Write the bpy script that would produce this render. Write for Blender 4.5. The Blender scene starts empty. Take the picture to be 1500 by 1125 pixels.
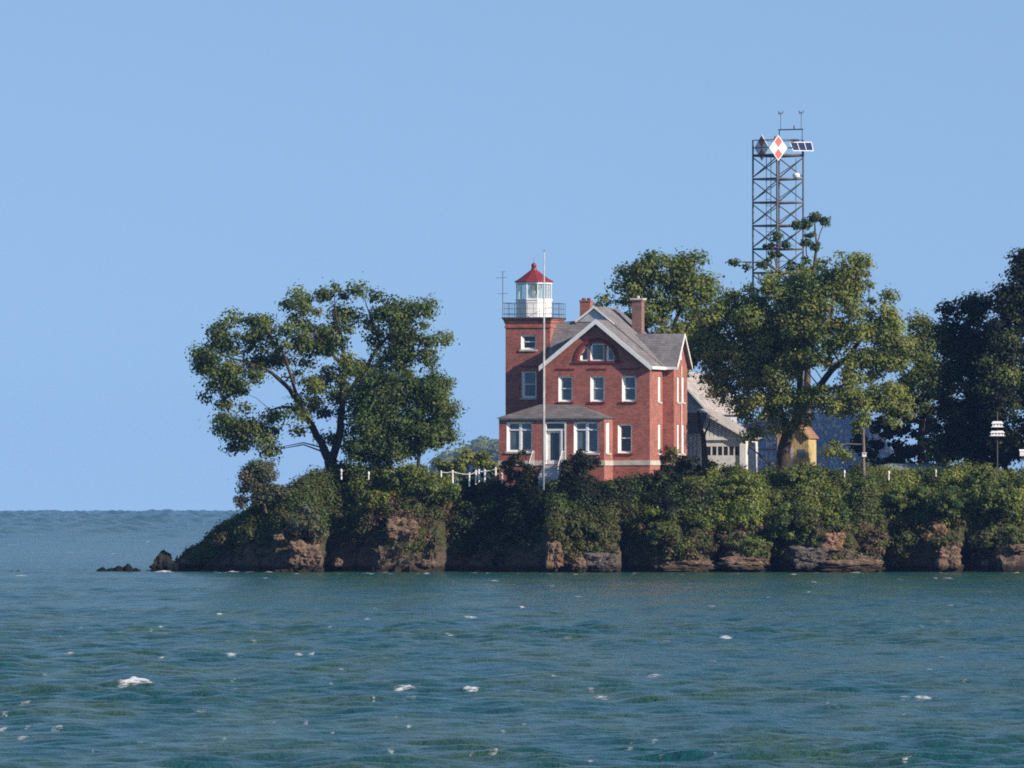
import bpy, bmesh, math, random
import numpy as np
from mathutils import Vector, Matrix, noise as mnoise

random.seed(7)
rng = np.random.default_rng(11)
scene = bpy.context.scene
COL = scene.collection
R = math.radians

# ------------------------------------------------------------------ photo frame -> world
D = 700.0            # camera to the island's shore (Y = 0)
H = 4.98             # eye height above the water
Y0 = 738.4           # eye-level row of the photograph (1500 x 1125)
def sc(Y): return 0.05 * (D + Y) / D
def P(px, py, Y): s = sc(Y); return Vector(((px - 750) * s, Y, H + (Y0 - py) * s))

# ------------------------------------------------------------------ helpers
def tag(o, label=None, cat=None, group=None, kind=None):
    if label: o['label'] = label
    if cat: o['category'] = cat
    if group: o['group'] = group
    if kind: o['kind'] = kind
    return o

def thing(name, label, cat, loc=(0, 0, 0), rotz=0, group=None, scale=1.0):
    o = bpy.data.objects.new(name, None); COL.objects.link(o)
    o.location = loc; o.rotation_euler = (0, 0, rotz); o.scale = (scale,) * 3
    o.empty_display_size = 0.3
    return tag(o, label, cat, group)

class MB:
    def __init__(s): s.v = []; s.f = []
    def face(s, pts):
        n = len(s.v); s.v += [tuple(p) for p in pts]; s.f.append(tuple(range(n, n + len(pts)))); return s
    def hexa(s, p):          # 8 points: bottom ring 0-3, top ring 4-7
        n = len(s.v); s.v += [tuple(q) for q in p]
        for q in ((0,3,2,1),(4,5,6,7),(0,1,5,4),(1,2,6,5),(2,3,7,6),(3,0,4,7)):
            s.f.append(tuple(n + i for i in q))
        return s
    def box(s, x0, x1, y0, y1, z0, z1):
        return s.hexa([(x0,y0,z0),(x1,y0,z0),(x1,y1,z0),(x0,y1,z0),(x0,y0,z1),(x1,y0,z1),(x1,y1,z1),(x0,y1,z1)])
    def mbox(s, M, a0, a1, z0, z1, d0, d1):   # box on a wall: along a, up z, inward d
        return s.hexa([M(a0,z0,d0),M(a1,z0,d0),M(a1,z0,d1),M(a0,z0,d1),M(a0,z1,d0),M(a1,z1,d0),M(a1,z1,d1),M(a0,z1,d1)])
    def tube(s, pts, rad, seg=8, cap=True):
        pts = [Vector(p) for p in pts]; n = len(pts)
        rad = [rad] * n if not hasattr(rad, '__len__') else rad
        b = len(s.v); ref = None
        for i, p in enumerate(pts):
            t = (pts[min(i+1, n-1)] - pts[max(i-1, 0)])
            t = t.normalized() if t.length > 1e-9 else Vector((0, 0, 1))
            if ref is None: ref = Vector((0, 0, 1)) if abs(t.z) < .9 else Vector((1, 0, 0))
            x = t.cross(ref)
            if x.length < 1e-4: x = t.cross(Vector((0.3, 0.9, 0.2)))
            x.normalize(); y = t.cross(x)
            for k in range(seg):
                a = 2 * math.pi * k / seg
                s.v.append(tuple(p + (x * math.cos(a) + y * math.sin(a)) * rad[i]))
        for i in range(n - 1):
            for k in range(seg):
                k2 = (k + 1) % seg
                s.f.append((b+i*seg+k, b+i*seg+k2, b+(i+1)*seg+k2, b+(i+1)*seg+k))
        if cap:
            s.f.append(tuple(b + k for k in range(seg))[::-1]); s.f.append(tuple(b + (n-1)*seg + k for k in range(seg)))
        return s
    def lathe(s, prof, c, seg=24, rot=0.0):      # prof: (r, z)
        b = len(s.v)
        for r, z in prof:
            for k in range(seg):
                a = 2 * math.pi * k / seg + rot
                s.v.append((c[0] + r * math.cos(a), c[1] + r * math.sin(a), c[2] + z))
        n = len(prof)
        for i in range(n - 1):
            for k in range(seg):
                k2 = (k + 1) % seg
                s.f.append((b+i*seg+k, b+i*seg+k2, b+(i+1)*seg+k2, b+(i+1)*seg+k))
        s.f.append(tuple(b + k for k in range(seg))[::-1]); s.f.append(tuple(b + (n-1)*seg + k for k in range(seg)))
        return s
    def square_loft(s, prof, cx, cy):            # prof: (half width, z)
        b = len(s.v)
        for w, z in prof:
            s.v += [(cx-w,cy-w,z),(cx+w,cy-w,z),(cx+w,cy+w,z),(cx-w,cy+w,z)]
        for i in range(len(prof)-1):
            for k in range(4):
                k2 = (k+1) % 4
                s.f.append((b+4*i+k, b+4*i+k2, b+4*i+4+k2, b+4*i+4+k))
        s.f.append((b+3,b+2,b+1,b)); e = b + 4*(len(prof)-1); s.f.append((e,e+1,e+2,e+3))
        return s
    def wall(s, M, a0, a1, z0, z1, holes=(), top=None):
        A = sorted({a0, a1} | {h[0] for h in holes} | {h[1] for h in holes})
        Z = sorted({z0, z1} | {h[2] for h in holes} | {h[3] for h in holes})
        for i in range(len(A)-1):
            for j in range(len(Z)-1):
                ca, cz = (A[i]+A[i+1])/2, (Z[j]+Z[j+1])/2
                if any(h[0] < ca < h[1] and h[2] < cz < h[3] for h in holes): continue
                s.face([M(A[i],Z[j],0),M(A[i+1],Z[j],0),M(A[i+1],Z[j+1],0),M(A[i],Z[j+1],0)])
        for h0, h1, g0, g1 in holes:          # the brick reveals of each opening
            r = .30
            s.face([M(h0,g0,0),M(h0,g1,0),M(h0,g1,r),M(h0,g0,r)]); s.face([M(h1,g0,0),M(h1,g1,0),M(h1,g1,r),M(h1,g0,r)])
            s.face([M(h0,g1,0),M(h1,g1,0),M(h1,g1,r),M(h0,g1,r)]); s.face([M(h0,g0,0),M(h1,g0,0),M(h1,g0,r),M(h0,g0,r)])
        return s
    def build(s, name, mat, parent=None, smooth=False, weld=True):
        me = bpy.data.meshes.new(name); me.from_pydata(s.v, [], s.f)
        bm = bmesh.new(); bm.from_mesh(me)
        if weld: bmesh.ops.remove_doubles(bm, verts=bm.verts, dist=1e-5)
        bmesh.ops.recalc_face_normals(bm, faces=bm.faces); bm.to_mesh(me); bm.free()
        if smooth:
            me.polygons.foreach_set('use_smooth', [True] * len(me.polygons))
        me.materials.append(mat)
        o = bpy.data.objects.new(name, me); COL.objects.link(o)
        if parent is not None: o.parent = parent
        return o

# ------------------------------------------------------------------ materials
def new_mat(name):
    m = bpy.data.materials.new(name); m.use_nodes = True
    nt = m.node_tree; b = nt.nodes['Principled BSDF']
    return m, nt, b
def N(nt, t, **kw):
    n = nt.nodes.new(t)
    for k, v in kw.items():
        if k.startswith('i_'):
            n.inputs[k[2:].replace('_', ' ')].default_value = v
        else: setattr(n, k, v)
    return n
def ramp(nt, stops):
    r = nt.nodes.new('ShaderNodeValToRGB'); e = r.color_ramp.elements
    while len(e) > 1: e.remove(e[0])
    e[0].position = stops[0][0]; e[0].color = (*stops[0][1], 1)
    for p, c in stops[1:]:
        x = e.new(p); x.color = (*c, 1)
    return r
def painted(name, c, rough=.6, var=.12, scale=3.0, metallic=0.0, spec=.4, bump=0.0):
    m, nt, b = new_mat(name)
    tc = N(nt, 'ShaderNodeTexCoord'); nz = N(nt, 'ShaderNodeTexNoise'); nz.inputs['Scale'].default_value = scale; nz.inputs['Detail'].default_value = 6
    nt.links.new(tc.outputs['Object'], nz.inputs['Vector'])
    lo = tuple(x * (1 - var) for x in c); hi = tuple(min(1, x * (1 + var)) for x in c)
    r = ramp(nt, [(.3, lo), (.7, hi)]); nt.links.new(nz.outputs['Fac'], r.inputs['Fac'])
    nt.links.new(r.outputs['Color'], b.inputs['Base Color'])
    b.inputs['Roughness'].default_value = rough; b.inputs['Metallic'].default_value = metallic; b.inputs['Specular IOR Level'].default_value = spec
    if bump:
        bp = N(nt, 'ShaderNodeBump'); bp.inputs['Strength'].default_value = bump; bp.inputs['Distance'].default_value = .1
        nt.links.new(nz.outputs['Fac'], bp.inputs['Height']); nt.links.new(bp.outputs['Normal'], b.inputs['Normal'])
    return m

def brick_mat(name, c1, c2, mortar, stain=.35):
    m, nt, b = new_mat(name)
    tc = N(nt, 'ShaderNodeTexCoord'); sp = N(nt, 'ShaderNodeSeparateXYZ'); nt.links.new(tc.outputs['Object'], sp.inputs[0])
    ad = N(nt, 'ShaderNodeMath', operation='ADD'); nt.links.new(sp.outputs[0], ad.inputs[0]); nt.links.new(sp.outputs[1], ad.inputs[1])
    cb = N(nt, 'ShaderNodeCombineXYZ'); nt.links.new(ad.outputs[0], cb.inputs[0]); nt.links.new(sp.outputs[2], cb.inputs[1])
    br = N(nt, 'ShaderNodeTexBrick'); nt.links.new(cb.outputs[0], br.inputs['Vector'])
    br.inputs['Color1'].default_value = (*c1, 1); br.inputs['Color2'].default_value = (*c2, 1); br.inputs['Mortar'].default_value = (*mortar, 1)
    br.inputs['Scale'].default_value = 1; br.inputs['Brick Width'].default_value = .23; br.inputs['Row Height'].default_value = .085
    br.inputs['Mortar Size'].default_value = .010; br.inputs['Bias'].default_value = .05
    nz = N(nt, 'ShaderNodeTexNoise'); nz.inputs['Scale'].default_value = 1.1; nz.inputs['Detail'].default_value = 9; nz.inputs['Roughness'].default_value = .78
    nt.links.new(tc.outputs['Object'], nz.inputs['Vector'])
    r = ramp(nt, [(.30, (1-stain,)*3), (.5, (1, 1, 1)), (.72, (1.22, 1.18, 1.16))]); nt.links.new(nz.outputs['Fac'], r.inputs['Fac'])
    mx = N(nt, 'ShaderNodeMix', data_type='RGBA', blend_type='MULTIPLY'); mx.inputs[0].default_value = 1
    nt.links.new(br.outputs['Color'], mx.inputs[6]); nt.links.new(r.outputs['Color'], mx.inputs[7])
    nt.links.new(mx.outputs[2], b.inputs['Base Color'])
    bp = N(nt, 'ShaderNodeBump'); bp.inputs['Strength'].default_value = .5; bp.inputs['Distance'].default_value = .01
    inv = N(nt, 'ShaderNodeMath', operation='SUBTRACT'); inv.inputs[0].default_value = 1; nt.links.new(br.outputs['Fac'], inv.inputs[1])
    nt.links.new(inv.outputs[0], bp.inputs['Height']); nt.links.new(bp.outputs['Normal'], b.inputs['Normal'])
    b.inputs['Roughness'].default_value = .85; b.inputs['Specular IOR Level'].default_value = .16
    return m

def shingle_mat(name, c, row=.18):
    m, nt, b = new_mat(name)
    tc = N(nt, 'ShaderNodeTexCoord'); sp = N(nt, 'ShaderNodeSeparateXYZ'); nt.links.new(tc.outputs['Object'], sp.inputs[0])
    ad = N(nt, 'ShaderNodeMath', operation='ADD'); nt.links.new(sp.outputs[0], ad.inputs[0]); nt.links.new(sp.outputs[1], ad.inputs[1])
    cb = N(nt, 'ShaderNodeCombineXYZ'); nt.links.new(ad.outputs[0], cb.inputs[0]); nt.links.new(sp.outputs[2], cb.inputs[1])
    br = N(nt, 'ShaderNodeTexBrick'); nt.links.new(cb.outputs[0], br.inputs['Vector'])
    br.inputs['Color1'].default_value = (*[x*.85 for x in c], 1); br.inputs['Color2'].default_value = (*[x*1.15 for x in c], 1); br.inputs['Mortar'].default_value = (*[x*.6 for x in c], 1)
    br.inputs['Scale'].default_value = 1; br.inputs['Brick Width'].default_value = .35; br.inputs['Row Height'].default_value = row; br.inputs['Mortar Size'].default_value = .012
    nz = N(nt, 'ShaderNodeTexNoise'); nz.inputs['Scale'].default_value = 1.3; nz.inputs['Detail'].default_value = 7
    nt.links.new(tc.outputs['Object'], nz.inputs['Vector'])
    r = ramp(nt, [(.3, (.75,)*3), (.7, (1.15,)*3)]); nt.links.new(nz.outputs['Fac'], r.inputs['Fac'])
    mx = N(nt, 'ShaderNodeMix', data_type='RGBA', blend_type='MULTIPLY'); mx.inputs[0].default_value = 1
    nt.links.new(br.outputs['Color'], mx.inputs[6]); nt.links.new(r.outputs['Color'], mx.inputs[7]); nt.links.new(mx.outputs[2], b.inputs['Base Color'])
    b.inputs['Roughness'].default_value = .9; b.inputs['Specular IOR Level'].default_value = .2
    return m

def board_mat(name, c, w=.25):
    m, nt, b = new_mat(name)
    tc = N(nt, 'ShaderNodeTexCoord'); sp = N(nt, 'ShaderNodeSeparateXYZ'); nt.links.new(tc.outputs['Object'], sp.inputs[0])
    ad = N(nt, 'ShaderNodeMath', operation='ADD'); nt.links.new(sp.outputs[0], ad.inputs[0]); nt.links.new(sp.outputs[1], ad.inputs[1])
    dv = N(nt, 'ShaderNodeMath', operation='DIVIDE'); nt.links.new(ad.outputs[0], dv.inputs[0]); dv.inputs[1].default_value = w
    fr = N(nt, 'ShaderNodeMath', operation='FRACT'); nt.links.new(dv.outputs[0], fr.inputs[0])
    r = ramp(nt, [(0, tuple(x*.3 for x in c)), (.14, tuple(x*.4 for x in c)), (.22, c), (1, c)]); nt.links.new(fr.outputs[0], r.inputs['Fac'])
    nz = N(nt, 'ShaderNodeTexNoise'); nz.inputs['Scale'].default_value = 2.2; nz.inputs['Detail'].default_value = 7; nt.links.new(tc.outputs['Object'], nz.inputs['Vector'])
    r2 = ramp(nt, [(.3, (.72,)*3), (.65, (1.05,)*3)]); nt.links.new(nz.outputs['Fac'], r2.inputs['Fac'])
    mx = N(nt, 'ShaderNodeMix', data_type='RGBA', blend_type='MULTIPLY'); mx.inputs[0].default_value = 1
    nt.links.new(r.outputs['Color'], mx.inputs[6]); nt.links.new(r2.outputs['Color'], mx.inputs[7]); nt.links.new(mx.outputs[2], b.inputs['Base Color'])
    b.inputs['Roughness'].default_value = .8
    return m

def leaf_mat():
    m, nt, b = new_mat('leaves')
    at = N(nt, 'ShaderNodeAttribute', attribute_name='leaf_color')
    nt.links.new(at.outputs['Color'], b.inputs['Base Color'])
    b.inputs['Roughness'].default_value = .6; b.inputs['Specular IOR Level'].default_value = .25
    tr = N(nt, 'ShaderNodeBsdfTranslucent')
    hs = N(nt, 'ShaderNodeHueSaturation'); hs.inputs['Saturation'].default_value = 1.1; hs.inputs['Value'].default_value = 1.3; hs.inputs['Hue'].default_value = .49
    nt.links.new(at.outputs['Color'], hs.inputs['Color']); nt.links.new(hs.outputs['Color'], tr.inputs['Color'])
    mx = N(nt, 'ShaderNodeMixShader'); mx.inputs[0].default_value = .42
    nt.links.new(b.outputs[0], mx.inputs[1]); nt.links.new(tr.outputs[0], mx.inputs[2])
    nt.links.new(mx.outputs[0], nt.nodes['Material Output'].inputs['Surface'])
    return m

def rock_mat(name, lo, mid, hi, veg=0.0):
    m, nt, b = new_mat(name)
    tc = N(nt, 'ShaderNodeTexCoord')
    geo = N(nt, 'ShaderNodeNewGeometry')
    mp = N(nt, 'ShaderNodeMapping'); mp.inputs['Scale'].default_value = (1, 1, 2.2); nt.links.new(geo.outputs['Position'], mp.inputs['Vector'])
    nz = N(nt, 'ShaderNodeTexNoise'); nz.inputs['Scale'].default_value = 2.2; nz.inputs['Detail'].default_value = 12; nz.inputs['Roughness'].default_value = .74
    nt.links.new(mp.outputs[0], nz.inputs['Vector'])
    r = ramp(nt, [(.3, lo), (.5, mid), (.68, hi)]); nt.links.new(nz.outputs['Fac'], r.inputs['Fac'])
    vo = N(nt, 'ShaderNodeTexVoronoi', feature='DISTANCE_TO_EDGE'); vo.inputs['Scale'].default_value = 1.7; nt.links.new(mp.outputs[0], vo.inputs['Vector'])
    r3 = ramp(nt, [(0, (.35,)*3), (.06, (1,)*3)]); nt.links.new(vo.outputs['Distance'], r3.inputs['Fac'])
    mx = N(nt, 'ShaderNodeMix', data_type='RGBA', blend_type='MULTIPLY'); mx.inputs[0].default_value = .7
    nt.links.new(r.outputs['Color'], mx.inputs[6]); nt.links.new(r3.outputs['Color'], mx.inputs[7])
    out = mx.outputs[2]
    # wet dark band at the water line
    sp = N(nt, 'ShaderNodeSeparateXYZ'); nt.links.new(geo.outputs['Position'], sp.inputs[0])
    wn = N(nt, 'ShaderNodeMath', operation='MULTIPLY_ADD'); nt.links.new(nz.outputs['Fac'], wn.inputs[0]); wn.inputs[1].default_value = -.7; nt.links.new(sp.outputs[2], wn.inputs[2])
    rw = ramp(nt, [(0, (.3, .32, .3)), (.25, (1, 1, 1))]); nt.links.new(wn.outputs[0], rw.inputs['Fac'])
    mw = N(nt, 'ShaderNodeMix', data_type='RGBA', blend_type='MULTIPLY'); mw.inputs[0].default_value = 1
    nt.links.new(out, mw.inputs[6]); nt.links.new(rw.outputs['Color'], mw.inputs[7]); out = mw.outputs[2]
    if veg:
        # thin soil, moss and dry grass over the rock above about two metres
        n2 = N(nt, 'ShaderNodeTexNoise'); n2.inputs['Scale'].default_value = .7; n2.inputs['Detail'].default_value = 8; nt.links.new(geo.outputs['Position'], n2.inputs['Vector'])
        ma = N(nt, 'ShaderNodeMath', operation='MULTIPLY_ADD'); nt.links.new(n2.outputs['Fac'], ma.inputs[0]); ma.inputs[1].default_value = 3.0; nt.links.new(sp.outputs[2], ma.inputs[2])
        rv = ramp(nt, [(0, (0, 0, 0)), (1, (1, 1, 1))])
        mr = N(nt, 'ShaderNodeMapRange'); mr.inputs['From Min'].default_value = 2.6; mr.inputs['From Max'].default_value = 3.6; nt.links.new(ma.outputs[0], mr.inputs['Value'])
        n3 = N(nt, 'ShaderNodeTexNoise'); n3.inputs['Scale'].default_value = 3; n3.inputs['Detail'].default_value = 8; nt.links.new(geo.outputs['Position'], n3.inputs['Vector'])
        rc = ramp(nt, [(.35, (.03, .035, .015)), (.55, (.07, .075, .03)), (.7, (.12, .10, .045))]); nt.links.new(n3.outputs['Fac'], rc.inputs['Fac'])
        m2 = N(nt, 'ShaderNodeMix', data_type='RGBA'); nt.links.new(mr.outputs[0], m2.inputs[0]); nt.links.new(out, m2.inputs[6]); nt.links.new(rc.outputs['Color'], m2.inputs[7]); out = m2.outputs[2]
    nt.links.new(out, b.inputs['Base Color'])
    bp = N(nt, 'ShaderNodeBump'); bp.inputs['Strength'].default_value = .9; bp.inputs['Distance'].default_value = .25
    nt.links.new(nz.outputs['Fac'], bp.inputs['Height']); nt.links.new(bp.outputs['Normal'], b.inputs['Normal'])
    b.inputs['Roughness'].default_value = .9; b.inputs['Specular IOR Level'].default_value = .2
    return m

BRICK = brick_mat('red_brick', (.42, .120, .086), (.245, .070, .055), (.38, .26, .22), .42)
BRICK_DARK = brick_mat('moulded_brick', (.24, .045, .035), (.18, .035, .03), (.15, .06, .05))
CHIM = brick_mat('chimney_brick', (.34, .11, .075), (.24, .07, .05), (.38, .27, .22), .45)
CHIM2 = brick_mat('weathered_chimney_brick', (.22, .10, .08), (.13, .06, .05), (.40, .32, .28), .4)
SHINGLE = shingle_mat('grey_shingle', (.205, .192, .195))
SHINGLE_DARK = shingle_mat('porch_shingle', (.17, .155, .15))
SHINGLE_PALE = shingle_mat('pale_shingle', (.40, .36, .34))
WHITE = painted('white_paint', (.78, .77, .74), .5, .08)
WHITE_OLD = painted('weathered_white_paint', (.70, .68, .64), .6, .15)
STONE = painted('pale_stone', (.50, .46, .40), .8, .2, 2)
GREYTRIM = painted('grey_paint_and_shade', (.42, .45, .47), .7, .1)
GLASSM = painted('window_glass', (.085, .12, .15), .12, .35, 1.1, 0, .6)
GLASSDARK = painted('dark_window_glass', (.02, .03, .04), .1, .3, 1.0, 0, .6)
GLASSPALE = painted('curtained_glass', (.17, .20, .22), .15, .4, .8, 0, .6)
RED = painted('red_paint', (.20, .028, .034), .55, .12)
IRON = painted('dark_iron', (.06, .06, .06), .6, .2)
STEEL = painted('galvanised_steel', (.075, .088, .102), .6, .2, 2)
RUSTY = painted('rusted_steel', (.13, .12, .12), .65, .3, 1.2)
BARK = painted('bark', (.095, .075, .055), .9, .45, 3.5, 0, .1, .6)
BARK_DARK = painted('dark_bark', (.055, .045, .035), .9, .4, 3.5, 0, .1, .6)
BOARDS = board_mat('white_boards', (.80, .78, .75), .30)
YELLOW = board_mat('yellow_boards', (.60, .46, .21), .22)
ORANGE_ROOF = shingle_mat('orange_shingle', (.34, .19, .12))
POLE = painted('flagpole_paint', (.44, .43, .42), .5, .25, 1.5)
LEAF = leaf_mat()
CLIFF = rock_mat('cliff_rock', (.04, .032, .027), (.12, .088, .066), (.24, .17, .125), 1)
ROCK_TAN = rock_mat('tan_rock', (.06, .042, .032), (.19, .125, .085), (.36, .25, .17))
ROCK_GREY = rock_mat('grey_rock', (.04, .036, .035), (.12, .10, .09), (.23, .19, .165))
ROCK_DARK = rock_mat('dark_rock', (.02, .02, .02), (.035, .033, .032), (.06, .055, .05))
ROCK_ORANGE = rock_mat('orange_rock', (.13, .072, .048), (.29, .16, .10), (.42, .26, .175))

def glazing():
    m, nt, b = new_mat('lantern_glass')
    tr = N(nt, 'ShaderNodeBsdfTransparent'); tr.inputs['Color'].default_value = (.86, .93, .92, 1)
    b.inputs['Base Color'].default_value = (.55, .66, .66, 1); b.inputs['Roughness'].default_value = .15
    mx = N(nt, 'ShaderNodeMixShader'); mx.inputs[0].default_value = .22
    nt.links.new(tr.outputs[0], mx.inputs[1]); nt.links.new(b.outputs[0], mx.inputs[2]); nt.links.new(mx.outputs[0], nt.nodes['Material Output'].inputs['Surface'])
    return m
LANTERN_GLASS = glazing()

# ------------------------------------------------------------------ foliage
PAL = {  # leaf albedo ranges of different plants; 'dark' also stands in for shade
    'mid':    [(.145,.186,.050), (.115,.155,.044), (.168,.205,.056)],
    'light':  [(.215,.250,.066), (.180,.218,.056), (.245,.270,.074)],
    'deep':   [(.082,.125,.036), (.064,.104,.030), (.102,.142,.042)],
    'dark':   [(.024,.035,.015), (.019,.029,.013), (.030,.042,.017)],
    'olive':  [(.110,.128,.042), (.086,.105,.034), (.135,.145,.050)],
    'lime':   [(.19,.23,.040), (.15,.19,.034), (.22,.25,.048)],
    'grey':   [(.120,.135,.075), (.095,.11,.062), (.14,.15,.085)],
    'dry':    [(.16,.115,.070), (.12,.090,.055), (.19,.14,.085)],
    'grass':  [(.110,.120,.038), (.135,.130,.048), (.085,.10,.030)],
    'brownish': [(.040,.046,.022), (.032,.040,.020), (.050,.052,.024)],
}
def cards_mesh(name, centers, normals, sizes, colors, parent=None, elong=1.35):
    """many small bent leaf sprays: each is two triangles folded along its long axis"""
    n = len(centers)
    t = rng.normal(size=(n, 3)); t -= normals * np.sum(t * normals, axis=1)[:, None]
    t /= np.linalg.norm(t, axis=1)[:, None] + 1e-9
    w = np.cross(normals, t)
    sz = sizes[:, None]
    fold = normals * sz * rng.uniform(-.35, .35, n)[:, None]
    v = np.empty((n, 4, 3))
    v[:, 0] = centers - t * sz * elong * .5
    v[:, 1] = centers + w * sz * .5 + fold
    v[:, 2] = centers + t * sz * elong * .5
    v[:, 3] = centers - w * sz * .5 + fold
    me = bpy.data.meshes.new(name)
    me.vertices.add(n * 4); me.vertices.foreach_set('co', v.reshape(-1).astype(np.float32))
    b = np.arange(n)[:, None] * 4
    tri = np.concatenate([b + 0, b + 1, b + 2, b + 0, b + 2, b + 3], axis=1).reshape(-1)
    me.loops.add(n * 6); me.loops.foreach_set('vertex_index', tri.astype(np.int32))
    me.polygons.add(n * 2); me.polygons.foreach_set('loop_start', np.arange(0, n * 6, 3, dtype=np.int32)); me.polygons.foreach_set('loop_total', np.full(n * 2, 3, dtype=np.int32))
    at = me.attributes.new('leaf_color', 'FLOAT_COLOR', 'POINT')
    c = np.ones((n, 4, 4), dtype=np.float32); c[:, :, :3] = colors[:, None, :]
    at.data.foreach_set('color', c.reshape(-1))
    me.update(); me.materials.append(LEAF)
    o = bpy.data.objects.new(name, me); COL.objects.link(o)
    if parent is not None: o.parent = parent
    return o

def clump_cards(centers, radii, cols, per, size, flat=.75):
    """leaves gathered round clump centres: returns centres, normals, sizes, colours"""
    k = len(centers); cnt = np.maximum(6, (per * (radii / radii.mean()) ** 2 * rng.uniform(.6, 1.3, k)).astype(int))
    idx = np.repeat(np.arange(k), cnt); n = len(idx)
    d = rng.normal(size=(n, 3)); d /= np.linalg.norm(d, axis=1)[:, None]
    r = rng.uniform(0, 1, n) ** .5 * rng.uniform(.7, 1.3, n); stray = rng.uniform(size=n) < .06; r[stray] *= rng.uniform(1.1, 1.7, stray.sum())
    c = centers[idx] + d * (r * radii[idx])[:, None] * np.array([1, 1, flat])
    nm = d * 1.1 + rng.normal(size=(n, 3)) * .45 + np.array([0, 0, .4]); nm /= np.linalg.norm(nm, axis=1)[:, None]
    s = size * rng.uniform(.55, 1.35, n)
    col = cols[idx] * rng.uniform(.8, 1.2, n)[:, None]
    return c, nm, s, col

def pick_cols(k, pal, jitter=.18):
    p = np.array(PAL[pal]); c = p[rng.integers(0, len(p), k)] * rng.uniform(1 - jitter, 1 + jitter, k)[:, None]
    return c * rng.uniform(.93, 1.07, (k, 3))

def blob_points(blobs, Y, depth, density):
    """clump centres through the volume of a crown given by blobs (photo cx, cy, rx, ry[, depth offset[, fill]])"""
    out = []
    for bl in blobs:
        cx, cy, rx, ry = bl[:4]; dy = bl[4] if len(bl) > 4 else 0.0; fill = bl[5] if len(bl) > 5 else 1.0
        s = sc(Y + dy); c = P(cx, cy, Y + dy)
        ax, az = rx * s, ry * s; ay = max(.5 * (ax + az), .6) * depth
        n = max(2, int(density * fill * (ax * az + ax * ay + ay * az) / 3 * 4))
        d = rng.normal(size=(n, 3)); d /= np.linalg.norm(d, axis=1)[:, None]
        r = rng.uniform(.15, 1, n) ** .5
        out.append(np.array(c) + d * r[:, None] * np.array([ax, ay, az]))
    return np.concatenate(out)

def limb_mesh(mb, pts, Y, seg=8, wob=.06):
    """pts: (px, py, radius px[, dy])"""
    q, rad = [], []
    for i, p in enumerate(pts):
        yy = Y + (p[3] if len(p) > 3 else 0)
        q.append(P(p[0], p[1], yy)); rad.append(p[2] * sc(yy))
    # refine with slight wander
    qq, rr = [], []
    for i in range(len(q) - 1):
        for k in range(4):
            t = k / 4; v = q[i].lerp(q[i+1], t)
            if i or k: v += Vector(mnoise.noise_vector(v * .9)) * wob * 2
            qq.append(v); rr.append(rad[i] * (1 - t) + rad[i+1] * t)
    qq.append(q[-1]); rr.append(rad[-1])
    mb.tube(qq, rr, seg)
    return qq, rr

def make_tree(name, label, cat, base, Y, limbs, blobs, pal, depth=1.0, density=.55, clump=.75, per=75, size=.30, bark=None, twigs=90, group=None, pal2=None, flat=.7):
    b0 = P(base[0], base[1], Y)
    t = thing(name, label, cat, b0, 0, group)
    mb = MB(); nodes = []
    for L in limbs:
        q, r = limb_mesh(mb, L, Y); nodes += list(zip(q, r))
    pts = blob_points(blobs, Y, depth, density * 2.5)
    k = len(pts)
    used = {}
    if nodes and twigs:
        NP = np.array([tuple(q) for q, r in nodes])
        for i in rng.choice(k, min(k, twigs), replace=False):
            p = pts[i]; dd = np.linalg.norm(NP - p, axis=1) + np.maximum(0, NP[:, 2] - p[2]) * .8
            j = int(np.argmin(dd)); a, ra = nodes[j]; e = Vector(p)
            if (e - a).length < .4 or (e - a).length > 4.5 or used.get(j, 0) > 2: continue
            used[j] = used.get(j, 0) + 1
            m1 = a.lerp(e, .4) + Vector((0, 0, .12 * (e - a).length)) + Vector(mnoise.noise_vector(e)) * .2
            r0 = min(ra * .6, .02 + .012 * (e - a).length)
            mb.tube([a, m1, e], [r0, r0 * .7, .012], 5)
    for i in range(len(mb.v)): mb.v[i] = tuple(Vector(mb.v[i]) - b0)
    mb.build('trunk', bark or BARK, t, smooth=True, weld=False)
    cols = pick_cols(k, pal)
    if pal2:
        alt = pick_cols(k, pal2); sel = rng.uniform(size=k) < .3; cols[sel] = alt[sel]
    rad = clump * rng.uniform(.7, 1.75, k)
    c, nm, s, col = clump_cards(pts, rad, cols, per * 2.1, size * .64, flat)
    cards_mesh('crown', c - np.array(b0), nm, s, col, t)
    return t

def make_shrub(label, cx, cy, rx, ry, Y, pal, cat='shrub', name='shrub', depth=1.0, size=.22, density=4.5, clump=.42, per=50, group=None, pal2=None, elong=1.35):
    b0 = P(cx, cy + ry, Y)
    pts = blob_points([(cx, cy, rx, ry)], Y, depth, density); k = len(pts)
    cols = pick_cols(k, pal)
    if pal2:
        alt = pick_cols(k, pal2); sel = rng.uniform(size=k) < .35; cols[sel] = alt[sel]
    c, nm, s, col = clump_cards(pts, clump * rng.uniform(.5, 1.4, k), cols, per * 1.6, size * .75)
    o = cards_mesh(name, c - np.array(b0), nm, s, col, elong=elong); o.location = b0
    return tag(o, label, cat, group)

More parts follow.
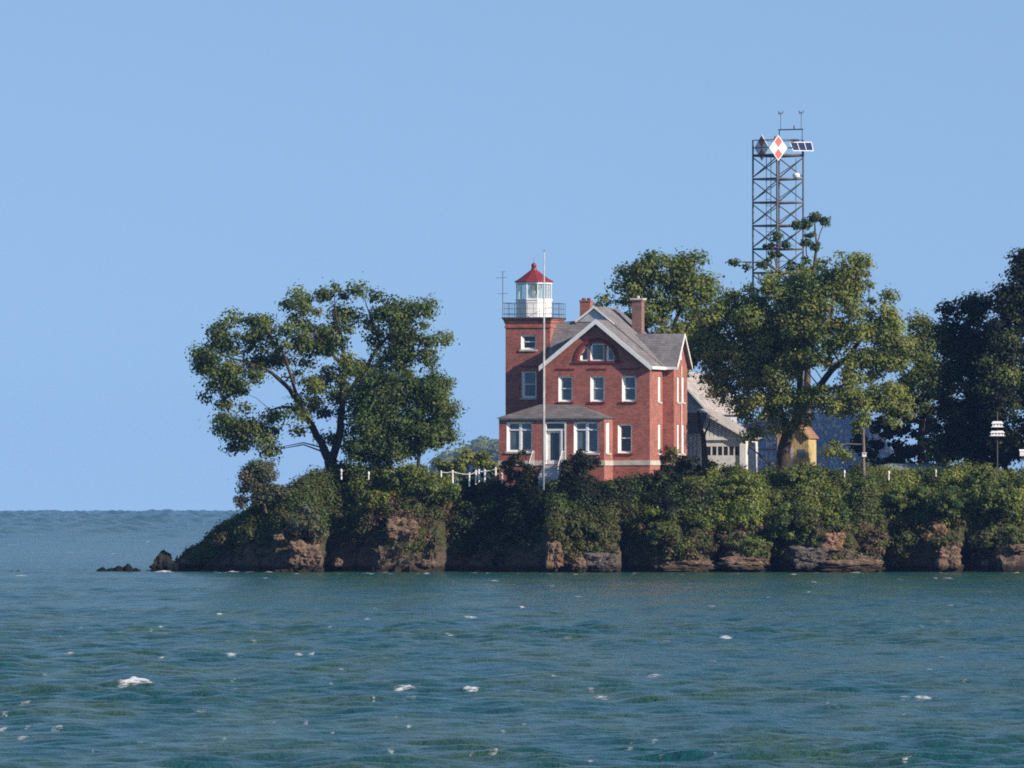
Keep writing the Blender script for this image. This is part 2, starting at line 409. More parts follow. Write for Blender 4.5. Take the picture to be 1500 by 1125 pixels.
# ------------------------------------------------------------------ island ground
SHORE = [(150,13),(230,8.6),(262,7),(300,5.2),(350,2.8),(396,.4),(406,-1.2),(470,-1.6),(477,4.6),(546,1.2),(556,-.3),(600,-.6),(644,-.2),(652,5.2),(700,3.4),(792,-1.4),(802,-2.6),(850,-3.0),(905,-2.2),(912,3.2),(940,1.2),(962,-1.2),(1010,-1.8),(1046,-1.0),(1051,2.4),(1064,-1.5),(1100,-1.9),(1126,-1.0),(1132,2.4),(1162,-.9),(1215,-2.4),(1290,-1.8),(1297,3.4),(1340,1.6),(1366,.6),(1372,-.9),(1408,-.6),(1412,3.2),(1436,1.5),(1466,-.6),(1500,-.6),(1506,2.0),(1560,-1.5),(1700,.0),(1900,4)]
TOPY = [(150,880),(205,858),(222,846),(240,832),(258,822),(284,803),(308,782),(337,768),(355,760),(380,750),(413,732),(457,708),(480,705),(540,708),(640,722),(735,722),(800,716),(900,716),(1060,712),(1200,704),(1500,703),(1900,700)]
def interp(tab, x): return np.interp(x, [a for a, b in tab], [b for a, b in tab])
def shore_y(px):
    return interp(SHORE, px)
_sx = np.arange(100, 2000, 2.0); _k = np.exp(-.5 * (np.arange(-60, 61, 2) / 34.0) ** 2); _k /= _k.sum()
_ss = np.convolve(np.pad(np.interp(_sx, [a for a, b in SHORE], [b for a, b in SHORE]), 30, mode='edge'), _k, 'valid')
def slope_y(px, d):          # the notches in the rock close up into one slope above it
    a = shore_y(px); b = np.interp(px, _sx, _ss); t = np.clip((np.asarray(d) - .5) / 2.2, 0, 1); t = t * t * (3 - 2 * t)
    return a + (b - a) * t * .96 + d
def top_z(px):
    return H + (Y0 - interp(TOPY, px)) * .0503
def profile(d, top, x):
    hr = np.minimum(top * .5, 1.0 + .5 * np.sin(x * .9) + .25 * np.sin(x * 2.3 + 1))
    W = 1.4 + .75 * np.maximum(top, .2)
    z = np.where(d < 0, -1.6 + 1.6 * np.clip(1 + d / .7, 0, 1), 0.)
    rock = hr * np.clip(d / .5, 0, 1) ** .75
    t = np.clip((d - .5) / W, 0, 1); sl = (top - hr) * (1 - (1 - t) ** 1.7)
    return np.where(d < 0, z, rock + np.where(d > .5, sl, 0))
tds = np.concatenate([np.linspace(-1.4, 1.2, 27), np.arange(1.4, 8, .25), np.arange(8.5, 30, 2), np.array([36, 45, 60, 80, 90, 91])])
xs = np.arange(-30.5, 58, .16)
TX, TD = np.meshgrid(xs, tds, indexing='ij')
TPX = 750 + TX / .05
TY = slope_y(TPX, TD)
# behind the shore the columns gather into straight rows
TZ = profile(TD, top_z(TPX), TX)
TZ = np.where(TD > 85, -2.0, TZ)
gv = np.stack([TX, TY, TZ], -1).reshape(-1, 3)
gd = TD.reshape(-1)
for i in range(len(gv)):
    if gd[i] < 7.5:
        v = Vector(gv[i])
        a = .55 if gd[i] < 1.2 else .3
        n1 = mnoise.noise_vector(v * Vector((.55, .55, .9)).x) * a
        n2 = mnoise.noise_vector(v * 1.7) * (a * .55)
        n3 = mnoise.noise_vector(v * 4.5) * (a * .22)
        gv[i] = v + n1 + n2 + n3
        if 0 < gd[i] < 1.3: gv[i][1] += .28 * mnoise.noise(Vector((v.x * .25, 2.2, v.z * 4.2))) + .12 * mnoise.noise(Vector((v.x * .8, 5.2, v.z * 11)))
nx, nd = len(xs), len(tds)
ii, jj = np.meshgrid(np.arange(nx - 1), np.arange(nd - 1), indexing='ij')
q = np.stack([ii*nd+jj, (ii+1)*nd+jj, (ii+1)*nd+jj+1, ii*nd+jj+1], -1).reshape(-1, 4)
me = bpy.data.meshes.new('terrain'); me.from_pydata(gv.tolist(), [], q.tolist()); me.materials.append(CLIFF)
terrain = bpy.data.objects.new('terrain', me); COL.objects.link(terrain); tag(terrain, kind='structure')

def ground_at(px, d):
    x = (px - 750) * .05
    return Vector((x, float(slope_y(px, d)), float(profile(np.array(d), np.array(top_z(px)), np.array(x)))))

# undergrowth over the slope: one uncountable mass
def zone_pal(px, py):
    n = mnoise.noise(Vector((px * .018, py * .022, 3.1)))
    n2 = mnoise.noise(Vector((px * .05, py * .05, 9.1)))
    if px < 395: return 'deep' if n2 > -.1 else 'olive'
    if px < 520: return ('olive' if n2 > .0 else 'deep') if py < 790 else 'dry'
    if px < 660: return ('dry' if n2 > .0 else 'olive') if py > 735 else ('mid' if n2 > -.15 else 'lime')
    if px < 800: return 'dark' if n2 < .15 else 'deep'  # the cove's shade is put into these dark leaf colours
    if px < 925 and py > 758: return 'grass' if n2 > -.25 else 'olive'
    if px < 1000 and py < 760: return 'dark' if n2 < .2 else 'deep'  # shade on the upper slope, again painted as darker leaves
    if py > 768: return ('olive' if n2 > .08 else ('dry' if n2 > -.05 else ('grass' if n > 0 else 'mid')))
    if n2 > .28: return 'lime'
    return 'light' if n > .12 else ('mid' if n > -.16 else ('deep' if n2 > -.1 else 'olive'))
cen, rad, col = [], [], []
for i in range(11000):
    px = random.uniform(248, 1620)
    top = float(top_z(px)); W = 1.4 + .75 * max(top, .2)
    d = .35 + random.random() ** 1.0 * (W + 1.2)
    if random.random() > (d / 2.0) ** 1.2 and d < 2.0: continue
    g = ground_at(px, d)
    py = Y0 - (g.z - H) / sc(g.y)
    bare = mnoise.noise(Vector((px * .016 + 40, py * .03, .4)))
    if bare > .22 and py > 735 and (px < 660 or px > 1150) and random.random() < .75: continue
    big = mnoise.noise(Vector((px * .035, d * .55, 5)))
    r = random.uniform(.2, .55) * (1 + 1.3 * max(0, big + .1))
    if py > 765:
        r *= .72
        if random.random() < .15: continue
    r *= min(1, .35 + top / 6)
    g += Vector((0, -.1 - max(0, big) * 1.2, r * random.uniform(.1, .9) + max(0, big) * .5 * min(1, top / 5)))
    cen.append(g); rad.append(r); col.append(pick_cols(1, zone_pal(px, py))[0])
c, nm, s, cl = clump_cards(np.array(cen), np.array(rad), np.array(col), 44, .145, .9)
ug = cards_mesh('undergrowth', c, nm, s, cl); tag(ug, kind='stuff')

# ------------------------------------------------------------------ brick lighthouse
AL = R(15.5)
HY = 8.0
def zz(py): return (700 - py) * .05
house = thing('brick_lighthouse', "red brick keeper's house with square lantern tower on the bluff", 'lighthouse', P(797, 700, HY), -AL, None, sc(HY) / .05)
def uu(px, v): return (px - 797 - 5.34 * v) / 19.28

def Mfront(v): return lambda a, z, d: (a, v + d, z)          # faces -v
def Mright(u): return lambda a, z, d: (u - d, a, z)          # faces +u
def Mleft(u): return lambda a, z, d: (u + d, a, z)
def Mback(v): return lambda a, z, d: (a, v - d, z)

def window(parent, M, a0, a1, z0, z1, glass=None, rail=True, sill=True, transom=None, mull=0, dep=.13, sillmat=None, t=.17):
    f = MB(); a0 += .003; a1 -= .003; z0 += .003; z1 -= .003; e = dep + .12
    T2 = t*.5; fd = dep - .07; bd = dep + .04           # splayed jambs, head and sill board
    f.hexa([M(a0,z0,fd),M(a0+t,z0,bd),M(a0+t,z0,e),M(a0,z0,e),M(a0,z1,fd),M(a0+t,z1,bd),M(a0+t,z1,e),M(a0,z1,e)])
    f.hexa([M(a1-T2,z0,bd),M(a1,z0,fd),M(a1,z0,e),M(a1-T2,z0,e),M(a1-T2,z1,bd),M(a1,z1,fd),M(a1,z1,e),M(a1-T2,z1,e)])
    f.hexa([M(a0+t,z1-T2,bd),M(a1-T2,z1-T2,bd),M(a1-T2,z1-T2,e),M(a0+t,z1-T2,e),M(a0+t,z1,fd),M(a1-T2,z1,fd),M(a1-T2,z1,e),M(a0+t,z1,e)])
    f.hexa([M(a0+t,z0,fd),M(a1-T2,z0,fd),M(a1-T2,z0,e),M(a0+t,z0,e),M(a0+t,z0+.10,bd),M(a1-T2,z0+.10,bd),M(a1-T2,z0+.10,e),M(a0+t,z0+.10,e)])
    i0, i1, j0, j1 = a0+t, a1-t*.5, z0+.10, z1-t*.5
    bays = [(i0, i1)]
    if mull:
        mid = (i0+i1)/2; f.mbox(M, mid-.08, mid+.08, j0, j1, dep+.002, e-.01); bays = [(i0, mid-.08), (mid+.08, i1)]
    if transom:
        for b in bays: f.mbox(M, b[0], b[1], transom-.05, transom+.05, dep+.01, e-.02)
    for b in bays:
        s = .045; p, q_ = dep+.045, dep+.085
        f.mbox(M, b[0], b[0]+s, j0, j1, p, q_); f.mbox(M, b[1]-s, b[1], j0, j1, p, q_)
        f.mbox(M, b[0]+s, b[1]-s, j0, j0+s, p, q_); f.mbox(M, b[0]+s, b[1]-s, j1-s, j1, p, q_)
        if rail:
            m = (j0+j1)/2 + .02; f.mbox(M, b[0]+s, b[1]-s, m-.035, m+.035, p-.02, q_)
    w = f.build('window', WHITE, parent)
    g = MB(); g.mbox(M, i0, i1, j0, j1, dep+.086, dep+.10); g.build('pane', glass or GLASSM, w)
    if sill:
        s = MB(); s.mbox(M, a0-.1, a1+.1, z0-.13, z0-.006, -.09, .1); s.build('sill', sillmat or STONE, w)
    return w

# --- main walls with window openings
hol = []
W2 = [(817.8, 838.5), (864.5, 885.2), (910.6, 931.4)]
F2 = [(uu(a, 0), uu(b, 0), zz(588.5), zz(551)) for a, b in W2]
F1 = (uu(904.6, 0), uu(925.4, 0), zz(664), zz(621))
U1 = 8.0
zE, zA = zz(537), zz(473)         # eave and underside of gable apex
zH = zz(529)                      # springing of the half-round opening
w = MB(); Mf = Mfront(0)
w.wall(Mf, 0, U1, -.6, zE, F2 + [F1])
# strip between eave and springing follows the rakes; then the gable with its half-round hole
uc = 4.02; hw = 4.02
def rake_u(z): return hw * (1 - (z - zE) / (zA - zE))
b = rake_u(zH); rA = 30.5 / 19.28 * .93
w.face([(0.0, 0, zE), (U1, 0, zE), (uc + b, 0, zH), (uc - b, 0, zH)])
seg = 40; arc, out = [], []
for k in range(seg + 1):
    a = math.pi * k / seg; dx, dz = math.cos(a), math.sin(a)
    arc.append((uc + rA * dx, 0, zH + rA * dz))
    # ray to the rake line: |x|/b + (z)/(zA-zH) = 1
    s_ = 1 / (abs(dx) / b + dz / (zA - zH)); out.append((uc + s_ * dx, 0, zH + s_ * dz))
for k in range(seg):
    w.face([arc[k], out[k], out[k+1], arc[k+1]])
w.face([out[seg//2], (uc, 0, zA), out[seg//2]][:3]) if False else None
VB = 9.6
side_w = [(2.45, 3.25, zz(588.5), zz(551)), (2.45, 3.25, zz(664), zz(621))]
w.wall(Mright(U1), 0, 3.7, -.6, zE, side_w)
w.wall(Mright(U1), 7.6, VB, -.6, zE)
w.wall(Mleft(0), 0, VB, -.6, zE); w.wall(Mback(VB), 0, U1, -.6, zE)
# side wing
WU, WV0, WV1 = 8.86, 3.7, 7.6; wc = (WV0 + WV1) / 2
wing_w = [(4.7, 5.3, zz(588.5), zz(551)), (6.15, 6.75, zz(588.5), zz(551)), (4.7, 5.3, zz(664), zz(621)), (6.15, 6.75, zz(664), zz(621))]
w.wall(Mfront(WV0), U1, WU, -.6, zE); w.wall(Mback(WV1), U1, WU, -.6, zE)
w.wall(Mright(WU), WV0, WV1, -.6, zE, wing_w)
w.face([(WU, WV0, zE), (WU, WV1, zE), (WU, wc, zz(492))])
w.build('wall', BRICK, house)
for h, g in zip(F2 + [F1], (GLASSM, GLASSPALE, GLASSM, GLASSDARK)): window(house, Mf, *h, glass=g, sillmat=BRICK_DARK)
for h in side_w: window(house, Mright(U1), *h)
for h in wing_w: window(house, Mright(WU), *h)
# narrow attic slit in the wing gable
s = MB(); s.mbox(Mright(WU), wc-.2, wc+.2, zz(526), zz(511), -.03, .04); s.build('attic_vent', WHITE, house)
# half-round attic window: brick surround, brick piers, three lights
half = MB()
half.wall(Mfront(.22), uc - rA, uc + rA, zH, zH + .001)
def arc_ring(mb, r0, r1, d0, d1, a0=0, a1=math.pi, n=28, cz=None):
    cz = zH if cz is None else cz
    for k in range(n):
        p, q_ = a0 + (a1-a0)*k/n, a0 + (a1-a0)*(k+1)/n
        f = lambda r, a, d: (uc + r*math.cos(a), d, cz + r*math.sin(a))
        mb.hexa([f(r0,p,d0), f(r1,p,d0), f(r1,q_,d0), f(r0,q_,d0), f(r0,p,d1), f(r1,p,d1), f(r1,q_,d1), f(r0,q_,d1)])
ar = MB(); arc_ring(ar, rA + .0, rA + .22, -.07, .02); ar.mbox(Mf, uc-rA-.3, uc+rA+.3, zH-.16, zH-.002, -.10, .05); ar.build('arch_moulding', BRICK_DARK, house)
aw = MB()
# brick infill behind the arch with three openings left by strips
wins = [(uc-1.30, uc-.70), (uc-.52, uc+.52), (uc+.70, uc+1.30)]
xs_ = np.linspace(-rA, rA, 81)
for k in range(80):
    x0, x1 = xs_[k], xs_[k+1]; xm = (x0+x1)/2 + uc
    zt = math.sqrt(max(0, rA**2 - min(abs(x0), abs(x1), key=lambda v: -v)**2)); zt = math.sqrt(max(0, rA*rA - ((x0+x1)/2)**2)) + .03
    zo = 0
    for i, (p, q_) in enumerate(wins):
        if p < xm < q_:
            zo = 1.27 if i == 1 else max(.05, math.sqrt(max(0, (rA-.12)**2 - ((x0+x1)/2)**2)) - .06)
    if zo < zt: aw.mbox(Mf, x0+uc, x1+uc, zH+zo, zH+zt, .05, .30)
lun = aw.build('lunette_infill', BRICK, house)
for i, (p, q_) in enumerate(wins):
    fr = MB(); gl = MB(); n = 10
    f_top = lambda x: 1.27 if i == 1 else max(.06, math.sqrt(max(0, (rA-.12)**2 - x*x)) - .06)
    # sill and jambs, then head pieces following the curve
    fr.mbox(Mf, p, q_, zH, zH+.09, .06, .28)
    zl, zr = f_top(p-uc+.04), f_top(q_-uc-.04)
    zl = max(.14, zl); fr.hexa([Mf(p,zH+.09,.06),Mf(p+.14,zH+.09,.18),Mf(p+.14,zH+.09,.28),Mf(p,zH+.09,.28),Mf(p,zH+zl*.8,.06),Mf(p+.14,zH+zl,.18),Mf(p+.14,zH+zl,.28),Mf(p,zH+zl*.8,.28)]); fr.mbox(Mf, q_-.08, q_, zH+.09, zH+max(.12, zr), .12, .28)
    for k in range(n):
        x0, x1 = p+.14+(q_-p-.22)*k/n, p+.14+(q_-p-.22)*(k+1)/n
        zt = min(f_top(x0-uc), f_top(x1-uc)); zt = f_top((x0+x1)/2-uc)
        fr.mbox(Mf, x0, x1, zH+zt-.08, zH+zt, .12, .28)
        if zt - .08 > .1: gl.mbox(Mf, x0, x1, zH+.09, zH+zt-.08, .21, .23)
    wn = fr.build('window', WHITE, house); gl.build('pane', GLASSM, wn)
# flat brick hoods over the first-floor windows
for a0, a1, z0, z1 in F2:
    hd = MB(); hd.mbox(Mf, a0-.15, a1+.2, zz(542), zz(540), -.05, .02); hd.build('hood_moulding', BRICK_DARK, house)
# stone belt
sb = MB(); sb.mbox(Mf, 5.22, U1+.06, zz(681.5), zz(674.5), -.06, .02); sb.mbox(Mright(U1), .02, 3.7, zz(681.5), zz(674.5), -.06, .02)
sb.mbox(Mfront(WV0), U1+.07, WU+.06, zz(681.5), zz(674.5), -.06, .02); sb.mbox(Mright(WU), WV0+.02, WV1, zz(681.5), zz(674.5), -.06, .02)
sb.build('stone_belt', STONE, house)

# --- roofs
T = zz(468.5); RZ = zz(448); EZ = zz(537)
def slab(mb, pts, th=.12):
    pts = [Vector(p) for p in pts]; n = len(pts); b0 = len(mb.v)
    mb.v += [tuple(p) for p in pts] + [tuple(p - Vector((0, 0, th))) for p in pts]
    mb.f.append(tuple(range(b0, b0+n))); mb.f.append(tuple(range(b0+2*n-1, b0+n-1, -1)))
    for k in range(n):
        k2 = (k+1) % n; mb.f.append((b0+k, b0+n+k, b0+n+k2, b0+k2))
ro = MB()
ur, vf, vb = 3.0, 3.0, 9.75
eR = 8.2; eL = -.25
# front gable
slab(ro, [(uc, -.4, T), (eR, -.4, EZ), (eR, 3.4, EZ), (uc, 3.4, T)])
slab(ro, [(uc, -.4, T), (uc, 3.4, T), (eL, 3.4, EZ), (eL, -.4, EZ)])
# main ridge roof with the small gablet in front
e2 = 8.26
slab(ro, [(ur, vf-.12, RZ), (e2, vf-.12, EZ+.02), (e2, vb, EZ+.02), (ur, vb, RZ)])
slab(ro, [(ur, vf-.12, RZ), (ur, vb, RZ), (-.35, vb, EZ+.3), (-.35, 5.2, EZ+.3), (1.7, vf-.12, T-.02)])
# front slope between tower and front gable
slab(ro, [(.06, .45, EZ+.62), (uc-1, .45, EZ+.62), (uc-.2, vf+.15, T+.03), (.06, vf+.15, T-.16)])
slab(ro, [(-.3, vf+.16, T-.16), (2.2, vf+.16, T+.02), (2.2, 5.2, T-2.2), (-.3, 5.2, T-2.2)])
# wing roof
wz = zz(487.5)
slab(ro, [(4.9, wc, wz), (7.9, WV0-.25, EZ), (WU+.3, WV0-.25, EZ), (WU+.3, wc, wz)])
slab(ro, [(4.9, wc, wz), (WU+.3, wc, wz), (WU+.3, WV1+.25, EZ), (7.9, WV1+.25, EZ)])
roof = ro.build('roof', SHINGLE, house)
gb = MB(); gb.face([(ur-1.25, vf, T-.1), (ur+1.3, vf, T-.1), (ur+.02, vf, RZ-.1)]); gb.build('gablet', GREYTRIM, house)
def rake(mb, p0, p1, wd, th, out):
    p0, p1 = Vector(p0), Vector(p1); o = Vector(out) * th; dn = Vector((0, 0, -wd))
    mb.hexa([p0+dn, p1+dn, p1+dn+o, p0+dn+o, p0, p1, p1+o, p0+o])
tr = MB()
rake(tr, (uc, -.41, T+.03), (eR+.02, -.41, EZ+.03), .36, .07, (0, -1, 0)); rake(tr, (uc, -.41, T+.03), (eL-.02, -.41, EZ+.03), .36, .07, (0, -1, 0))
rake(tr, (ur, vf-.13, RZ+.02), (1.6, vf-.13, T-.02), .16, .05, (0, -1, 0)); rake(tr, (ur, vf-.13, RZ+.02), (ur+1.55, vf-.13, T-.20), .13, .05, (0, -1, 0))
rake(tr, (WU+.31, wc, wz+.02), (WU+.31, WV0-.28, EZ+.02), .26, .06, (1, 0, 0)); rake(tr, (WU+.31, wc, wz+.02), (WU+.31, WV1+.28, EZ+.02), .26, .06, (1, 0, 0))
tr.box(eR+.065, eR+.12, -.4, 3.45, EZ-.22, EZ-.005); tr.box(U1+.3, WU+.28, WV0-.31, WV0-.26, EZ-.2, EZ-.01)
tr.build('bargeboard', WHITE, house)
fl = MB(); fl.tube([(4.95, wc-.06, wz+.03), (7.95, WV0-.28, EZ+.07)], .045, 6); fl.build('flashing', WHITE, house)
dp = MB(); dp.tube([(WU+.06, 5.72, 0), (WU+.06, 5.72, zz(535))], .045, 8); dp.build('drainpipe', WHITE_OLD, house)
# chimneys
def chimney(u, v, w_, d_, z0, z1, mat, cap):
    m = MB(); m.box(u-w_/2, u+w_/2, v-d_/2, v+d_/2, z0, z1-.22)
    m.box(u-w_/2-.05, u+w_/2+.05, v-d_/2-.05, v+d_/2+.05, z1-.22, z1-.10)
    c_ = m.build('chimney', mat, roof)
    k = MB()
    if cap: k.box(u-w_/2-.13, u+w_/2+.13, v-d_/2-.13, v+d_/2+.13, z1-.10, z1+.02); k.tube([(u, v, z1+.02), (u, v, z1+.2)], .11, 10)
    else:
        for a in (-.5, .5): k.tube([(u+a*w_*.5, v, z1-.1), (u+a*w_*.5, v, z1+.06)], .14, 10)
    k.build('chimney_cap', STONE if cap else BRICK_DARK, c_)
chimney(1.86, 5.0, .78, .8, zz(500), zz(436), CHIM, False)
chimney(5.20, 7.3, .74, .82, zz(500), zz(435), CHIM2, True)

# --- tower
tu, tv, th = -1.65, 3.2, 1.70
zc = zz(480)
MT = Mfront(tv - th)
tw = [(uu(763, 1.5), uu(785.5, 1.5), zz(511.5), zz(489.6)), (uu(764, 1.5), uu(786, 1.5), zz(582.5), zz(543))]
m = MB(); m.wall(MT, tu-th, tu+th, -.6, zc, tw); m.wall(Mright(tu+th), tv-th, tv+th, -.6, zc); m.wall(Mleft(tu-th), tv-th, tv+th, -.6, zc); m.wall(Mback(tv+th), tu-th, tu+th, -.6, zc)
tower = m.build('tower_wall', BRICK, house)
m = MB(); m.square_loft([(th+.0, zc), (th+.07, zc+.03), (th+.07, zc+.16), (th+.02, zc+.2), (th+.02, zc+.3), (th+.10, zc+.45), (th+.10, zc+.55), (th+.17, zc+.62), (th+.17, zc+.66)], tu, tv)
m.build('cornice', BRICK, house)
window(house, MT, *tw[0], glass=GLASSDARK); window(house, MT, *tw[1])
m = MB(); m.mbox(MT, tw[1][0]-.1, tw[1][1]+.1, zz(537), zz(535.5), -.04, .02); m.build('hood_moulding', BRICK_DARK, house)
zd = zz(464.5)
m = MB(); m.square_loft([(th+.16, zc+.662), (th+.24, zc+.70), (th+.24, zd), (th+.22, zd+.03)], tu, tv); m.build('gallery_deck', IRON, house)
zd += .03
m = MB(); g0 = th + .17; zr = zz(443)
ps = []
for k in range(8):
    t_ = -g0 + 2*g0*k/8
    ps += [(tu+t_, tv-g0), (tu+g0, tv+t_), (tu-t_, tv+g0), (tu-g0, tv-t_)]
for x, y in ps: m.tube([(x, y, zd), (x, y, zr)], .015, 5)
for z_ in (zr, zz(459), zz(451)):
    rr_ = .018 if z_ != zz(451) else .009
    for a, b_ in (((-1,-1),(1,-1)), ((1,-1),(1,1)), ((1,1),(-1,1)), ((-1,1),(-1,-1))):
        m.tube([(tu+a[0]*g0, tv+a[1]*g0, z_), (tu+b_[0]*g0, tv+b_[1]*g0, z_)], rr_, 5)
m.build('gallery_railing', IRON, house)
lc = (tu, tv, 0); SG = 10; rot = R(9)
z437, z436, z415, z412 = zz(437), zz(435.5), zz(415), zz(412)
m = MB(); m.lathe([(1.33, zd+.002), (1.33, z437-.1), (1.38, z437-.08), (1.38, z437), (1.30, z437+.03)], lc, SG, rot); m.build('lantern_drum', WHITE, house)
m = MB(); m.lathe([(1.25, z437+.031), (1.25, z415)], lc, SG, rot); lg = m.build('lantern_glazing', LANTERN_GLASS, house)
for k in range(SG):
    m = MB()
    a = 2*math.pi*k/SG + rot; x, y = tu+1.275*math.cos(a), tv+1.275*math.sin(a)
    m.tube([(x, y, z437+.02), (x, y, z415)], .045, 6); m.build('glazing_bar', WHITE_OLD, lg)
m = MB(); m.lathe([(.28, z437+.1), (.42, z437+.45), (.42, z437+.7), (.26, z415-.05)], lc, 16); m.build('lens', GREYTRIM, lg)
m = MB(); m.lathe([(1.32, z415), (1.36, z415+.04), (1.36, z412)], lc, SG, rot); m.build('lantern_fascia', WHITE, house)
m = MB(); m.lathe([(1.36, z412+.002), (1.48, z412+.02), (1.46, z412+.06), (1.05, zz(406)), (.62, zz(399.5)), (.36, zz(395.5)), (.24, zz(394)), (.20, zz(391))], lc, SG, rot)
lr = m.build('lantern_roof', RED, house)
m = MB(); zb = zz(387.3); m.lathe([(.10, zb-.22), (.17, zb-.15), (.205, zb), (.16, zb+.14), (.05, zb+.2), (.012, zb+.22), (.012, zz(374))], lc, 14); m.build('ventilator_ball', RED, lr)

# --- porch
PV, PU0, PU1 = -2.4, -2.76, 5.20
MP = Mfront(PV); pu = lambda px: uu(px, PV)
zt = zz(615)
pw = [(pu(742), pu(779.5), zz(662), zz(618.5)), (pu(840), pu(876), zz(664), zz(618.5))]
door = (pu(797.5), pu(829), zz(680), zz(618.5))
sidep = (-1.75, -.85, zz(664), zz(619))
m = MB(); m.wall(MP, PU0, PU1, -.6, zt, pw + [door]); m.wall(Mright(PU1), PV, 0, -.6, zt, [(-1.9, -.8, zz(664), zz(619))]); m.wall(Mleft(PU0), PV, 1.5, -.6, zt)
porch = m.build('porch_wall', BRICK, house)
for h in pw: window(porch, MP, *h, rail=False, transom=zz(630), mull=1)
window(porch, Mright(PU1), -1.9, -.8, zz(664), zz(619), rail=False, transom=zz(630), mull=1)
m = MB(); m.mbox(MP, door[0], door[0]+.12, door[2], door[3], -.02, .3); m.mbox(MP, door[1]-.12, door[1], door[2], door[3], -.02, .3); m.mbox(MP, door[0]+.12, door[1]-.12, door[3]-.12, door[3], -.02, .3)
m.mbox(MP, door[0]+.12, door[1]-.12, zz(630)-.07, zz(630)+.07, .02, .29); m.mbox(MP, pu(821), pu(824), door[2], zz(630)-.07, .02, .28)
dr = m.build('door_frame', WHITE, porch)
m = MB(); x0, x1 = door[0]+.12, pu(821); z0, z1 = door[2], zz(630)-.07
m.mbox(MP, x0, x0+.26, z0, z1, .18, .24); m.mbox(MP, x1-.16, x1, z0, z1, .18, .24); m.mbox(MP, x0+.26, x1-.16, z0, z0+.28, .18, .24); m.mbox(MP, x0+.26, x1-.16, z1-.16, z1, .18, .24)
dd = m.build('door', WHITE_OLD, porch)
m = MB(); m.mbox(MP, x0+.26, x1-.16, z0+.28, z1-.16, .20, .22); m.mbox(MP, x0, door[1]-.12, zz(630)+.07, door[3]-.12, .2, .22); m.mbox(MP, pu(824), door[1]-.12, z0, z1, .2, .22); m.build('pane', GLASSDARK, dd)
m = MB(); m.mbox(MP, PU0-.03, PU1+.03, zt+.002, zz(612.5), -.04, .1); m.mbox(Mright(PU1), PV+.11, 0, zt+.002, zz(612.5), -.03, .1); m.build('frieze', WHITE, porch)
m = MB(); m.mbox(MP, pu(876)+.06, PU1+.08, zz(682), zz(675), -.08, .02); m.mbox(Mright(PU1), PV+.03, -.1, zz(682), zz(675), -.08, .02)
m.build('porch_belt', STONE, porch)
m = MB(); m.mbox(MP, PU0-.05, door[0]-.05, zz(682), zz(675), -.08, .02); m.build('porch_belt', STONE, porch)
m = MB()
FL, FR = (PU0-.22, PV-.25, zz(613)), (PU1+.22, PV-.25, zz(613)); BR = (PU1+.22, -.012, zz(613)); BL = (PU0-.22, 1.47, zz(613))
tl, trr = (-.30, -.012, zz(592.5)), (2.55, -.012, zz(592.5))
m.face([FL, FR, trr, tl]); m.face([FR, BR, trr]); m.face([FL, tl, (-.1, 1.47, zz(596)), BL]); m.face([FL, BL, (-.1, 1.47, zz(613)), (-.1, -.012, zz(613)), BR, FR])
m.face([tl, trr, BR, (-.1, -.012, zz(613))]); m.face([tl, (-.1, -.012, zz(613)), (-.1, 1.47, zz(613)), (-.1, 1.47, zz(596))]); m.face([BL, (-.1, 1.47, zz(596)), (-.1, 1.47, zz(613))])
pr = m.build('porch_roof', SHINGLE_DARK, porch)
m = MB()
for k in range(5): m.box(pu(797), pu(826), PV-.35-.32*k, PV-.03-.32*k if k else PV-.01, -.6, zz(682)-.19*k)
st = m.build('porch_step', GREYTRIM, porch)
for px in (783, 826):
    m = MB(); x = pu(px); m.tube([(x, PV-.1, zz(662)), (x, PV-.5, zz(661)), (x, PV-1.7, zz(683)), (x, PV-1.75, zz(700))], .028, 6)
    for k in range(4): m.tube([(x, PV-.2-.35*k, zz(690)), (x, PV-.2-.35*k, zz(663+5*k))], .018, 5)
    m.build('handrail', WHITE, porch)

# television aerial and flagpole
ta = thing('rooftop_aerial', 'thin grey television aerial standing at the edge of the tower gallery', 'aerial', P(736.5, 462, HY+1.2))
s_ = sc(HY+1.2)
m = MB(); m.tube([(0, 0, -.1), (0, 0, 64*s_)], .028, 6); m.build('mast', IRON, ta)
for h, l, off in ((63.5, 3.5, 0), (54.8, 8, -2), (31.5, 8, 0)):
    m = MB(); m.tube([((off-l)*s_, 0, h*s_), ((off+l)*s_, .15, h*s_+.04)], .016, 5)
    for k in (-1, 0, 1): m.tube([((off+k*l*.7)*s_, -.35, h*s_), ((off+k*l*.7)*s_, .35, h*s_)], .01, 5)
    m.build('crossbar', IRON, ta)
fp = thing('flagpole', 'tall thin weathered flagpole without a flag in front of the brick house', 'flagpole', P(796, 708, 1.5))
L_ = (708 - 368) * sc(1.5)
m = MB(); m.tube([(0, 0, -.5), (.02, 0, L_*.35), (.03, 0, L_*.62), (.06, 0, L_)], [.085, .075, .062, .04], 10); m.build('pole', POLE, fp, smooth=True)
m = MB(); m.lathe([(.02, -.02), (.055, .03), (.02, .08)], (.06, 0, L_), 10); m.build('finial', IRON, fp)
m = MB(); m.tube([(.1, -.02, 1.2), (.14, -.02, L_*.5), (.09, -.02, L_-.15)], .008, 4); m.build('halyard', WHITE_OLD, fp)

